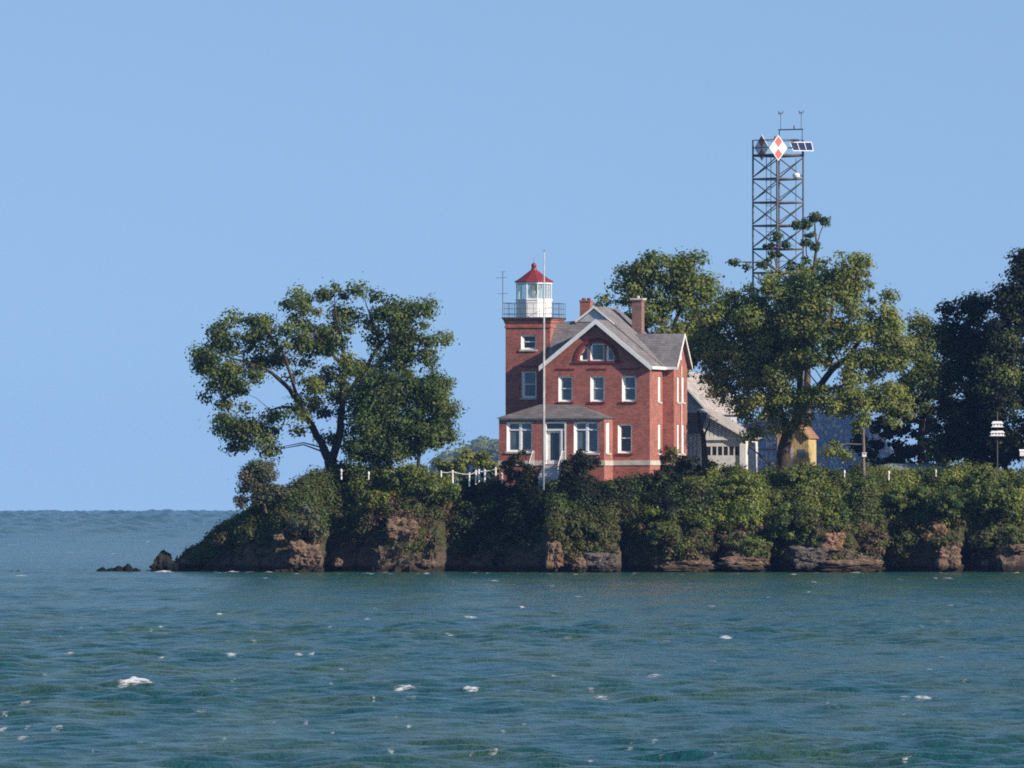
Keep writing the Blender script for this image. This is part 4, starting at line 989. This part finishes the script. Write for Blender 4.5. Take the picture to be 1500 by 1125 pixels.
# ------------------------------------------------------------------ rocks
def boulder(label, cx, cy, wpx, hpx, Y, mat, seed, name='boulder', depth=.8, rough=.35, taper=0.0):
    c = P(cx, cy, Y); s = sc(Y)
    bm = bmesh.new(); bmesh.ops.create_icosphere(bm, subdivisions=5, radius=1)
    off = Vector((seed * 3.7, seed * 1.3, seed * 2.1)); ax = max(wpx, hpx * .8)
    S = Vector((wpx * s / 2, ax * s / 2 * depth, hpx * s / 2))
    for v in bm.verts:
        d = v.co.normalized()
        # faceted: quantise the direction a little, then rough layers
        k = 1 + rough * mnoise.noise(d * 1.3 + off) + rough * .6 * mnoise.noise(d * 3.1 + off) + rough * .3 * mnoise.noise(d * 7 + off) + rough * .14 * mnoise.noise(d * 16 + off)
        k *= 1 / max(.72, max(abs(d.x), abs(d.y), abs(d.z)) ** .6)
        p = Vector((d.x * S.x, d.y * S.y, d.z * S.z)) * k * .86
        tp = 1 - taper * (p.z / S.z); p.x *= tp; p.y *= tp
        p.x += .12 * S.x * mnoise.noise(Vector((off.x, 0, p.z * 5)))
        st_ = 1 + .07 * mnoise.noise(Vector((off.x, off.y, p.z * 6))) + .05 * mnoise.noise(Vector((p.x * 2, off.y, p.z * 15))); p.x *= st_; p.y *= st_
        v.co = p
    me = bpy.data.meshes.new(name); bm.to_mesh(me); bm.free(); me.materials.append(mat)
    o = bpy.data.objects.new(name, me); COL.objects.link(o); o.location = c
    return tag(o, label, 'rock')
def reef(label, bumps, Y, seed):
    """a low ridge of rock lumps joined under water: bumps are (px, py top, half width px)"""
    x0, x1 = min(b[0]-b[2]*1.6 for b in bumps), max(b[0]+b[2]*1.6 for b in bumps); s = sc(Y); c = P((x0+x1)/2, 838, Y)
    bm = bmesh.new(); bmesh.ops.create_grid(bm, x_segments=110, y_segments=50, size=1)
    for v in bm.verts:
        px = (x0+x1)/2 + v.co.x * (x1-x0)/2; yy = v.co.y * 1.7; z = -.5
        for bx, by, bw in bumps:
            r2 = ((px-bx)/bw)**2 + (yy/(bw*s*1.1))**2
            z = max(z, ((838-by)*s + .5) * max(0, 1 - r2**.8) - .5)
        q = Vector((px*s, yy, seed)); z += .07*mnoise.noise(q*2.2) + .07*mnoise.noise(q*5) + .05*mnoise.noise(q*11)
        v.co = Vector(((px-(x0+x1)/2)*s + .1*mnoise.noise(q*4), yy, z))
    me = bpy.data.meshes.new('reef'); bm.to_mesh(me); bm.free(); me.materials.append(ROCK_DARK)
    o = bpy.data.objects.new('reef', me); COL.objects.link(o); o.location = c
    return tag(o, label, 'rock')
reef('low dark reef of three lumps breaking the water apart from the shore', [(150,830.5,15),(162,831.5,17),(174,828,17),(187,826,15),(199,831,14)], 5.5, 2.0)
reef('small dark rock end barely above the open water', [(16,836.5,12),(26,835.5,10)], 4.0, 7.0)
boulder('dark pointed rock at the tip of the island', 240, 831, 40, 44, 6.6, ROCK_DARK, 2, 'boulder', .9, .45, .42)
boulder('sunlit orange boulder half way up the slope', 1221, 793, 36, 30, -1.0, ROCK_ORANGE, 3)
boulder('long low tan ledge below the olive bush', 1010, 830, 88, 20, -1.5, ROCK_TAN, 4, 'rock_ledge', .45)
boulder('broken tan ledge between two dark notches', 1092, 826, 68, 24, -1.7, ROCK_TAN, 5, 'rock_ledge', .5)
boulder('craggy grey rock at the water below the deep green bush', 1186, 818, 56, 34, -1.5, ROCK_GREY, 6, 'rock_ledge', .6, .5)
boulder('longest tan ledge below the orange boulder', 1246, 830, 96, 22, -2.4, ROCK_TAN, 7, 'rock_ledge', .4)
boulder('upright block of tan rock between two caves', 1390, 818, 38, 42, -.8, ROCK_TAN, 8, 'boulder', .9, .3)
boulder('small upright grey rock in the dark notch', 1443, 830, 14, 20, .9, ROCK_GREY, 9)
boulder('tall tan rock at the shaded side of the headland', 812, 814, 26, 48, -2.6, ROCK_TAN, 10, 'boulder', .8, .4)
boulder('brown rock foot of the grassy headland', 880, 824, 52, 32, -2.6, ROCK_GREY, 11, 'boulder', .7, .45)
boulder('rounded tan rock in the middle of the headland foot', 848, 828, 26, 22, -3.2, ROCK_TAN, 12)
boulder('pinkish cliff rock below the grey green bush', 446, 814, 44, 40, -1.2, ROCK_TAN, 13, 'boulder', .7, .5)
boulder('pale flat rock on the cliff shoulder', 408, 787, 16, 10, -.6, ROCK_TAN, 14)
boulder('small tan rock in the dark shade at the water', 496, 824, 13, 12, -.2, ROCK_TAN, 15)
boulder('small tan rock at the foot of the brown slope', 624, 826, 14, 14, -.6, ROCK_TAN, 16)
boulder('brown weathered rock face showing through the dry slope', 590, 778, 52, 42, 1.6, ROCK_TAN, 17, 'boulder', .6, .4)
boulder('small tan boulder wedged in the green slope', 1086, 786, 12, 16, -.4, ROCK_TAN, 18)
boulder('reddish bare rock above the block shaped rock', 1376, 776, 22, 18, .6, ROCK_ORANGE, 19)
boulder('pale rock near the frame edge above the dark notch', 1490, 803, 34, 12, -.1, ROCK_TAN, 20)

# ------------------------------------------------------------------ small things
fe = thing('rope_fence', 'low fence of white posts and sagging white rope by the house', 'fence', P(690, 704, 6.4))
fs = sc(6.4)
posts = [(646,691,694),(663,690,703),(687.5,694,708),(697,690,705),(701.5,689,703),(710,689,704),(726,686,700)]
for px, y0, y1 in posts:
    m = MB(); x = (px-690)*fs; m.tube([(x, 0, (704-y1)*fs-.25), (x, 0, (704-y0)*fs)], .065, 8); m.lathe([(.065, 0), (.085, .03), (.03, .09)], (x, 0, (704-y0)*fs), 8); m.build('post', WHITE, fe)
m = MB(); pp = []
for i in range(len(posts)):
    x = (posts[i][0]-690)*fs; z = (704-posts[i][1]-1)*fs; pp.append((x, -.04, z))
    if i+1 < len(posts): x2 = (posts[i+1][0]-690)*fs; pp.append(((x+x2)/2, -.04, (704-(posts[i][1]+posts[i+1][1])/2-1)*fs-.05))
pp.append(((733-690)*fs, -.04, (704-686.5)*fs)); m.tube(pp, .03, 6); m.build('rope', WHITE, fe)
def post(label, px, y0, y1, Y, r=.07):
    o = thing('marker_post', label, 'post', P(px, y1, Y)); s = sc(Y)
    m = MB(); m.tube([(0, 0, -.12), (0, 0, (y1-y0)*s)], r, 8); m.build('shaft', WHITE, o)
    m = MB(); m.lathe([(r*.9, .002), (r*1.7, .05), (r*1.8, .16), (r*1.2, .24), (r*.3, .28)], (0, 0, (y1-y0)*s), 10); m.build('knob', WHITE, o)
post('white knob topped post beside the dark shrub at the house corner', 735.5, 697, 706, 6.0)
post('white post at the foot of the forked trunk', 500, 692, 700, 6.0, .06)
post('short white post in the leaves under the dense tree', 540, 696, 700, 2.6, .045)
post('white post on the lawn edge below the slender tree', 1237, 694, 697, 3.0, .04)
post('white post on the lawn edge in front of the grey mound', 1302, 695, 701, 2.8, .05)
post('thin white post on the lawn edge past the grey mound', 1371, 693, 696, 3.2, .03)
# bird houses
mh = thing('martin_house_pole', 'dark pole with two tiers of white bird houses on the lawn edge', 'bird house', P(1461, 694, 3.4)); ms = sc(3.4)
m = MB(); m.tube([(0, 0, -.5), (0, 0, 91*ms)], .045, 8); m.build('pole', IRON, mh)
def tier(y, w_, h_, n, parent):
    z = (694-y)*ms
    m = MB(); m.box(-w_/2, w_/2, -.28, .28, z, z+h_*.55); t_ = m.build('nest_box', WHITE, parent)
    m = MB(); k = w_/2+.08
    m.hexa([(-k,-.36,z+h_*.552),(k,-.36,z+h_*.552),(k,.36,z+h_*.552),(-k,.36,z+h_*.552),(-k*.7,-.05,z+h_),(k*.7,-.05,z+h_),(k*.7,.05,z+h_),(-k*.7,.05,z+h_)]); m.build('nest_roof', WHITE, t_)
    m = MB()
    for i in range(n): 
        x = -w_/2 + w_*(i+.5)/n; m.tube([(x, -.29, z+h_*.28), (x, -.283, z+h_*.28)], .05, 8)
    m.build('entrance', IRON, t_)
    m = MB(); m.box(-w_/2-.1, w_/2+.1, -.4, .4, z-.045, z-.003); m.build('perch', WHITE_OLD, t_)
tier(625, .74, .40, 3, mh); tier(638, .95, .36, 4, mh)
bb = thing('box_post', 'white box on a thin dark post at the edge of the dark grove', 'bird house', P(1497, 694, 6)); bs = sc(6)
m = MB(); m.tube([(0, 0, -.5), (0, 0, 26*bs)], .03, 6); m.build('pole', IRON, bb)
m = MB(); m.box(-.16, .16, -.16, .16, 26*bs, 33*bs); m.build('nest_box', WHITE, bb)
m = MB(); m.hexa([(-.2,-.2,33*bs+.003),(.2,-.2,33*bs+.003),(.2,.2,33*bs+.003),(-.2,.2,33*bs+.003),(-.2,-.02,33*bs+.14),(.2,-.02,33*bs+.14),(.2,.02,33*bs+.14),(-.2,.02,33*bs+.14)]); m.build('nest_roof', WHITE, bb)
nb = thing('nest_box', 'small white box fixed to the stem of the slender tree', 'bird house', P(1266, 669, 4.2)); 
m = MB(); m.box(-.15, .15, -.14, .10, 0, .26); m.build('box_body', WHITE, nb)
m = MB(); m.box(-.19, .19, -.2, .11, .263, .31); m.build('box_roof', WHITE_OLD, nb)
m = MB(); m.tube([(0, -.147, .16), (0, -.142, .16)], .045, 8); m.build('entrance', IRON, nb)
# low grey mound on the lawn
mo = MB(); my = 20.0; ms_ = sc(my)
n = 40; prof_ = []
bm = bmesh.new(); bmesh.ops.create_grid(bm, x_segments=60, y_segments=20, size=1)
for v in bm.verts:
    x, y = v.co.x, v.co.y; e = max(0, 1 - abs(x) ** 6) ** .5 * max(0, 1 - abs(y) ** 4) ** .5
    v.co = Vector((x * 63 * ms_, y * 2.2, e * (20 * ms_) + .05 * mnoise.noise(Vector((x * 9, y * 3, 0))) - .2))
me = bpy.data.meshes.new('mound'); bm.to_mesh(me); bm.free(); me.materials.append(painted('grey_tarp', (.20, .24, .25), .8, .15, 1.5))
mo = bpy.data.objects.new('mound', me); COL.objects.link(mo); mo.location = P(1340, 695, my); tag(mo, 'long low grey mound on the lawn in front of the dark hedge', 'mound')

# ------------------------------------------------------------------ far shore
def ridge(name, tab, Y, depth, pal, n, size, clump, kind='stuff'):
    cen, rad, col = [], [], []
    lo, hi = tab[0][0], tab[-1][0]; s = sc(Y)
    for i in range(n):
        px = random.uniform(lo, hi); yy = Y + random.uniform(0, depth)
        top = interp(tab, px) + 4 * mnoise.noise(Vector((px * .11, 0, 0))) + 3 * mnoise.noise(Vector((px * .33, 7, 0)))
        z1 = H + (Y0 - top) * sc(Y); z = -1 + (z1 + 1) * (1 - random.random() ** 1.6 * .9)
        cen.append(((px - 750) * s, yy, z - clump * .5)); rad.append(clump * random.uniform(.6, 1.3)); col.append(pick_cols(1, pal)[0])
    c, nm, ss, cl = clump_cards(np.array(cen), np.array(rad), np.array(col), 26, size, .9)
    o = cards_mesh(name, c, nm, ss, cl); return tag(o, kind=kind)
ridge('far_woods', [(640,676),(655,666),(690,655),(706,646),(720,647),(740,650),(900,645),(1120,625)], 4300.0, 120, 'light', 4500, 1.9, 5.0)
ridge('distant_woods', [(1100,625),(1150,606),(1190,606),(1250,606),(1275,632),(1310,668),(1330,690)], 4000.0, 100, 'dark', 4500, 1.9, 5.0)  # shade on this stretch of shore is put into the dark leaf colour

# ------------------------------------------------------------------ lake
def waves(X, Y, dist):
    r2 = np.random.default_rng(5)
    Z = np.zeros_like(X); DX = np.zeros_like(X)
    for i in range(46):
        lam = .7 * (4.2 / .7) ** (i / 45) * r2.uniform(.9, 1.1)
        k = 2 * math.pi / lam; th = r2.normal(0, .7) + .2
        a = .0115 * lam ** .6 * r2.uniform(.5, 1.2)
        ph = r2.uniform(0, 6.28)
        fade = np.clip(lam / (dist * .0045 + 1e-6) - .6, 0, 1)     # drop waves the mesh cannot carry
        arg = k * (X * math.sin(th) + Y * math.cos(th)) + ph
        Z += a * fade * (np.sin(arg) + .22 * np.sin(2 * arg + .6))
    return Z
def group_noise(X, Y, s, ox):
    A = np.zeros_like(X); r2 = np.random.default_rng(int(ox))
    for i in range(9):
        th = r2.uniform(0, 6.28); k = s * r2.uniform(.5, 1.8); A += np.sin(k * (X * math.cos(th) * .7 + Y * math.sin(th)) + r2.uniform(0, 6.28))
    return A / 3
ds = [5., 40., 90., 130.]
d = 150.
while d < 725: ds.append(d); d += .20 + .0005 * (d - 150)
while d < 6000: ds.append(d); d += .006 * (d - 640)
ds.append(6000.)
ds = np.array(ds); NC = 560
uu_ = np.linspace(-1, 1, NC)
ds[0] = -60.
DD, UU = np.meshgrid(ds, uu_, indexing='ij')
WX = UU * (np.abs(DD) * .070 + 5); out_ = np.clip(np.abs(UU) - .85, 0, 1) / .15
WX = WX + np.sign(UU) * out_ ** 2 * (np.abs(DD) * .03 + 140); WYY = DD - D
WZ = waves(WX, WYY, DD)
env = .75 + .25 * group_noise(WX, WYY, .12, 3)
WZ = WZ * np.clip(env, .35, 1.4)
# heavier water far out
far = np.clip((DD - 900) / 1500, 0, 1)
FZ = np.zeros_like(WX); r3 = np.random.default_rng(9)
for i in range(14):
    lx = r3.uniform(9, 34); ly = r3.uniform(30, 90); FZ += np.sin(2*math.pi*WX/lx + r3.uniform(0, 6.28)) * np.sin(2*math.pi*WYY/ly + r3.uniform(0, 6.28))
WZ += far * .33 * FZ
# whitecaps: the breaking crests (world positions, from where the photograph shows them, and a scatter of small ones)
CAPS = [(190,1009,30,1.25),(597,1011,22,1.1),(690,1017,14,.95),(688,906,12,1.05),(658,934,9,.7),(110,957,10,.8),(337,962,11,.8),(441,960,6,.8),(882,1024,17,.8),(962,997,16,.8),(1066,938,11,.9),(1347,1021,14,.9),(1326,1024,10,.6),(1402,996,9,.7),(75,1074,11,.7),(30,1084,9,.7),(298,1039,14,.6),(722,1116,10,.8),(499,984,8,.6),(827,936,14,.6),(973,937,9,.6),(1232,938,10,.6),(725,852,9,.8),(1040,888,8,.8),(1316,849,5,.8),(1386,847,9,.9),(1374,848,4,.9),(900,968,34,.35),(1215,1042,40,.3),(1385,968,22,.35),(1345,1116,40,.3),(1045,970,8,.7),(24,1037,14,.6),(28,844,12,.9),(342,838,12,.8),(242,838,16,1),(366,838,8,.7),(52,772,7,.9),(123,773,7,.9),(170,774,5,.8),(194,777,5,.7),(100,810,8,.8),(165,811,8,.8),(217,795,6,.8),(245,809,5,.7),(283,794,4,.7),(287,749,11,.6),(30,763,7,.6),(8,768,5,.6),(205,771,4,.6),(550,890,6,.7),(148,895,6,.6),(420,930,8,.5),(340,940,5,.6),(120,920,6,.5),(1240,880,8,.5),(1010,862,6,.5),(600,868,5,.5),(60,880,8,.4)]
for i in range(110):
    CAPS.append((random.uniform(-60, 1560), 846 + 279 * random.random() ** 1.2, random.uniform(2, 7), random.uniform(.5, .85)))
for i in range(60):
    CAPS.append((random.uniform(-60, 420), 752 + 80 * random.random(), random.uniform(1.5, 4), random.uniform(.3, .7)))
for i in range(46):
    CAPS.append((random.uniform(235, 1520), random.uniform(838.6, 841.5), random.uniform(2, 8), random.uniform(.4, .9)))
FO = np.zeros_like(WX)
rag = group_noise(WX, WYY * .5, 7.0, 21) * .5 + group_noise(WX, WYY * .5, 17.0, 22) * .5
for px, py, wd, st in CAPS:
    dist = D * 99.6 / (py - Y0); x = (px - 750) * dist / 14000; y = dist - D; hwx = wd * dist / 14000
    i0, i1 = np.searchsorted(ds, dist - 14), np.searchsorted(ds, dist + 14)
    if i1 - i0 < 1: i0, i1 = max(0, i0 - 1), i0 + 1
    if dist < 730 and wd >= 4:
        r0, r1 = np.searchsorted(ds, dist - 5), np.searchsorted(ds, dist + 5); jc = int(np.argmin(np.abs(WX[(r0 + r1) // 2] - x)))
        lo_, hi_ = max(0, jc - 4), jc + 5
        if r1 > r0: rr = r0 + int(np.argmax(WZ[r0:r1, lo_:hi_].mean(axis=1))); y = float(ds[rr]) - D - .25
    X_, Y_ = WX[i0:i1], WYY[i0:i1]
    ln = max(.25, .0048 * dist); hwx *= 1.05                       # how far the crest's broken water reaches down its face
    q = (X_ - x) / hwx; cl = ln * .35 * np.sin(3.1 * q + px) + .12 * ln * np.sin(9 * q + py)      # the crest line wanders
    e = 1 - q ** 2 - ((Y_ - y - cl) / ln) ** 2
    f = .70 * min(1.1, st) * np.clip(e, 0, 1) ** .5 * np.clip(.9 + .5 * rag[i0:i1], 0, 1.3)
    FO[i0:i1] = np.maximum(FO[i0:i1], f)
    WZ[i0:i1] += .06 * min(1, hwx * 1.5) * np.clip(e, 0, 1) * st * np.clip(.5 + 1.3 * rag[i0:i1], 0, 1.9)
n = WX.size; nr, nc = WX.shape
wv = np.stack([WX, WYY, WZ], -1).reshape(-1, 3).astype(np.float32)
ii, jj = np.meshgrid(np.arange(nr - 1), np.arange(nc - 1), indexing='ij')
q = np.stack([ii*nc+jj, ii*nc+jj+1, (ii+1)*nc+jj+1, (ii+1)*nc+jj], -1).reshape(-1, 4)
me = bpy.data.meshes.new('water'); me.vertices.add(n); me.vertices.foreach_set('co', wv.reshape(-1))
me.loops.add(q.size); me.loops.foreach_set('vertex_index', q.reshape(-1).astype(np.int32))
me.polygons.add(len(q)); me.polygons.foreach_set('loop_start', np.arange(0, q.size, 4, dtype=np.int32)); me.polygons.foreach_set('loop_total', np.full(len(q), 4, dtype=np.int32))
me.polygons.foreach_set('use_smooth', np.ones(len(q), dtype=bool))
at = me.attributes.new('foam', 'FLOAT', 'POINT'); at.data.foreach_set('value', FO.reshape(-1).astype(np.float32))
me.update()
def water_mat():
    m, nt, b = new_mat('lake_water')
    geo = N(nt, 'ShaderNodeNewGeometry')
    mp = N(nt, 'ShaderNodeMapping'); mp.inputs['Scale'].default_value = (1, .45, 1); nt.links.new(geo.outputs['Position'], mp.inputs['Vector'])
    n1 = N(nt, 'ShaderNodeTexNoise'); n1.inputs['Scale'].default_value = 2.6; n1.inputs['Detail'].default_value = 7; n1.inputs['Roughness'].default_value = .62; nt.links.new(mp.outputs[0], n1.inputs['Vector'])
    bp = N(nt, 'ShaderNodeBump'); bp.inputs['Strength'].default_value = 1; bp.inputs['Distance'].default_value = .42; nt.links.new(n1.outputs['Fac'], bp.inputs['Height'])
    # silt drifting in patches
    mp2 = N(nt, 'ShaderNodeMapping'); mp2.inputs['Scale'].default_value = (.28, .05, 1); nt.links.new(geo.outputs['Position'], mp2.inputs['Vector'])
    n2 = N(nt, 'ShaderNodeTexNoise'); n2.inputs['Scale'].default_value = 1.0; n2.inputs['Detail'].default_value = 5; nt.links.new(mp2.outputs[0], n2.inputs['Vector'])
    rc = ramp(nt, [(.42, (.008, .076, .080)), (.58, (.036, .090, .052))]); nt.links.new(n2.outputs['Fac'], rc.inputs['Fac'])
    b.inputs['Roughness'].default_value = .14; b.inputs['IOR'].default_value = 1.33; b.inputs['Specular IOR Level'].default_value = .09
    nt.links.new(rc.outputs['Color'], b.inputs['Base Color']); nt.links.new(bp.outputs['Normal'], b.inputs['Normal'])
    fo = N(nt, 'ShaderNodeBsdfDiffuse'); fo.inputs['Color'].default_value = (.75, .76, .76, 1)
    at = N(nt, 'ShaderNodeAttribute', attribute_name='foam')
    n3 = N(nt, 'ShaderNodeTexNoise'); n3.inputs['Scale'].default_value = 9; n3.inputs['Detail'].default_value = 6; n3.inputs['Roughness'].default_value = .8
    mp3 = N(nt, 'ShaderNodeMapping'); mp3.inputs['Scale'].default_value = (.7, 1.2, 3); nt.links.new(geo.outputs['Position'], mp3.inputs['Vector']); nt.links.new(mp3.outputs[0], n3.inputs['Vector'])
    mm = N(nt, 'ShaderNodeMath', operation='MULTIPLY_ADD'); nt.links.new(n3.outputs['Fac'], mm.inputs[0]); mm.inputs[1].default_value = 2.6; mm.inputs[2].default_value = -1.3
    sm = N(nt, 'ShaderNodeMath', operation='ADD'); nt.links.new(mm.outputs[0], sm.inputs[0]); nt.links.new(at.outputs['Fac'], sm.inputs[1])
    mr = N(nt, 'ShaderNodeMapRange'); mr.inputs['From Min'].default_value = .38; mr.inputs['From Max'].default_value = .78; nt.links.new(sm.outputs[0], mr.inputs['Value'])
    gt = N(nt, 'ShaderNodeMath', operation='MULTIPLY'); nt.links.new(mr.outputs[0], gt.inputs[0])
    st = N(nt, 'ShaderNodeMath', operation='GREATER_THAN'); nt.links.new(at.outputs['Fac'], st.inputs[0]); st.inputs[1].default_value = .02; nt.links.new(st.outputs[0], gt.inputs[1])
    mx = N(nt, 'ShaderNodeMixShader'); nt.links.new(gt.outputs[0], mx.inputs[0]); nt.links.new(b.outputs[0], mx.inputs[1]); nt.links.new(fo.outputs[0], mx.inputs[2])
    nt.links.new(mx.outputs[0], nt.nodes['Material Output'].inputs['Surface'])
    return m
me.materials.append(water_mat())
water = bpy.data.objects.new('water', me); COL.objects.link(water); tag(water, kind='structure')

# ------------------------------------------------------------------ haze
hz = MB(); hz.box(-720, 720, -760, 5450, -4, 60)
hm = bpy.data.materials.new('haze_air'); hm.use_nodes = True; hm.node_tree.nodes.clear()
ou = hm.node_tree.nodes.new('ShaderNodeOutputMaterial'); pv = hm.node_tree.nodes.new('ShaderNodeVolumePrincipled')
pv.inputs['Color'].default_value = (.24, .46, 1, 1); pv.inputs['Density'].default_value = HAZE = .000045
hm.node_tree.links.new(pv.outputs[0], ou.inputs['Volume'])
tag(hz.build('haze', hm), kind='stuff')

# ------------------------------------------------------------------ light, sky, camera
SAZ, SEL = R(58), R(26)
sd = Vector((math.sin(SAZ) * math.cos(SEL), -math.cos(SAZ) * math.cos(SEL), math.sin(SEL)))
sl = bpy.data.lights.new('sun', 'SUN'); sl.energy = 5.0; sl.angle = R(.53); sl.color = (1, .88, .74)
so_ = bpy.data.objects.new('sun', sl); COL.objects.link(so_); so_.rotation_euler = (-sd).to_track_quat('-Z', 'Y').to_euler(); so_.location = (60, -60, 60)
wd = bpy.data.worlds.new('World'); scene.world = wd; wd.use_nodes = True
nt = wd.node_tree; bg = nt.nodes['Background']
sky = nt.nodes.new('ShaderNodeTexSky'); sky.sky_type = 'NISHITA'; sky.sun_disc = False; sky.sun_elevation = SEL; sky.sun_rotation = math.atan2(sd.x, sd.y)
sky.air_density = 1.0; sky.dust_density = .2; sky.ozone_density = 2.5
# look a little higher into the sky dome so the low band near the horizon is the clear blue of that afternoon
tc = nt.nodes.new('ShaderNodeTexCoord'); va = nt.nodes.new('ShaderNodeVectorMath'); va.operation = 'ADD'; va.inputs[1].default_value = (0, 0, .22)
vn = nt.nodes.new('ShaderNodeVectorMath'); vn.operation = 'NORMALIZE'
nt.links.new(tc.outputs['Generated'], va.inputs[0]); nt.links.new(va.outputs[0], vn.inputs[0]); nt.links.new(vn.outputs[0], sky.inputs['Vector'])
nt.links.new(sky.outputs['Color'], bg.inputs['Color']); bg.inputs['Strength'].default_value = .13

cam = bpy.data.cameras.new('camera'); co = bpy.data.objects.new('camera', cam); COL.objects.link(co)
co.location = (0, -D, H); co.rotation_euler = (R(90), 0, 0)
cam.sensor_width = 36; cam.lens = 36 * 14000 / 1500; cam.shift_y = (Y0 - 562.5) / 1500
cam.clip_start = 1; cam.clip_end = 20000
scene.camera = co
scene.view_settings.view_transform = 'Standard'; scene.view_settings.look = 'None'; scene.view_settings.exposure = .35; scene.view_settings.gamma = 1
scene.cycles.max_bounces = 6; scene.cycles.transparent_max_bounces = 8; scene.cycles.volume_bounces = 0
scene.cycles.filter_width = 1.8
scene.cycles.use_denoising = False; scene.cycles.denoiser = 'OPENIMAGEDENOISE'
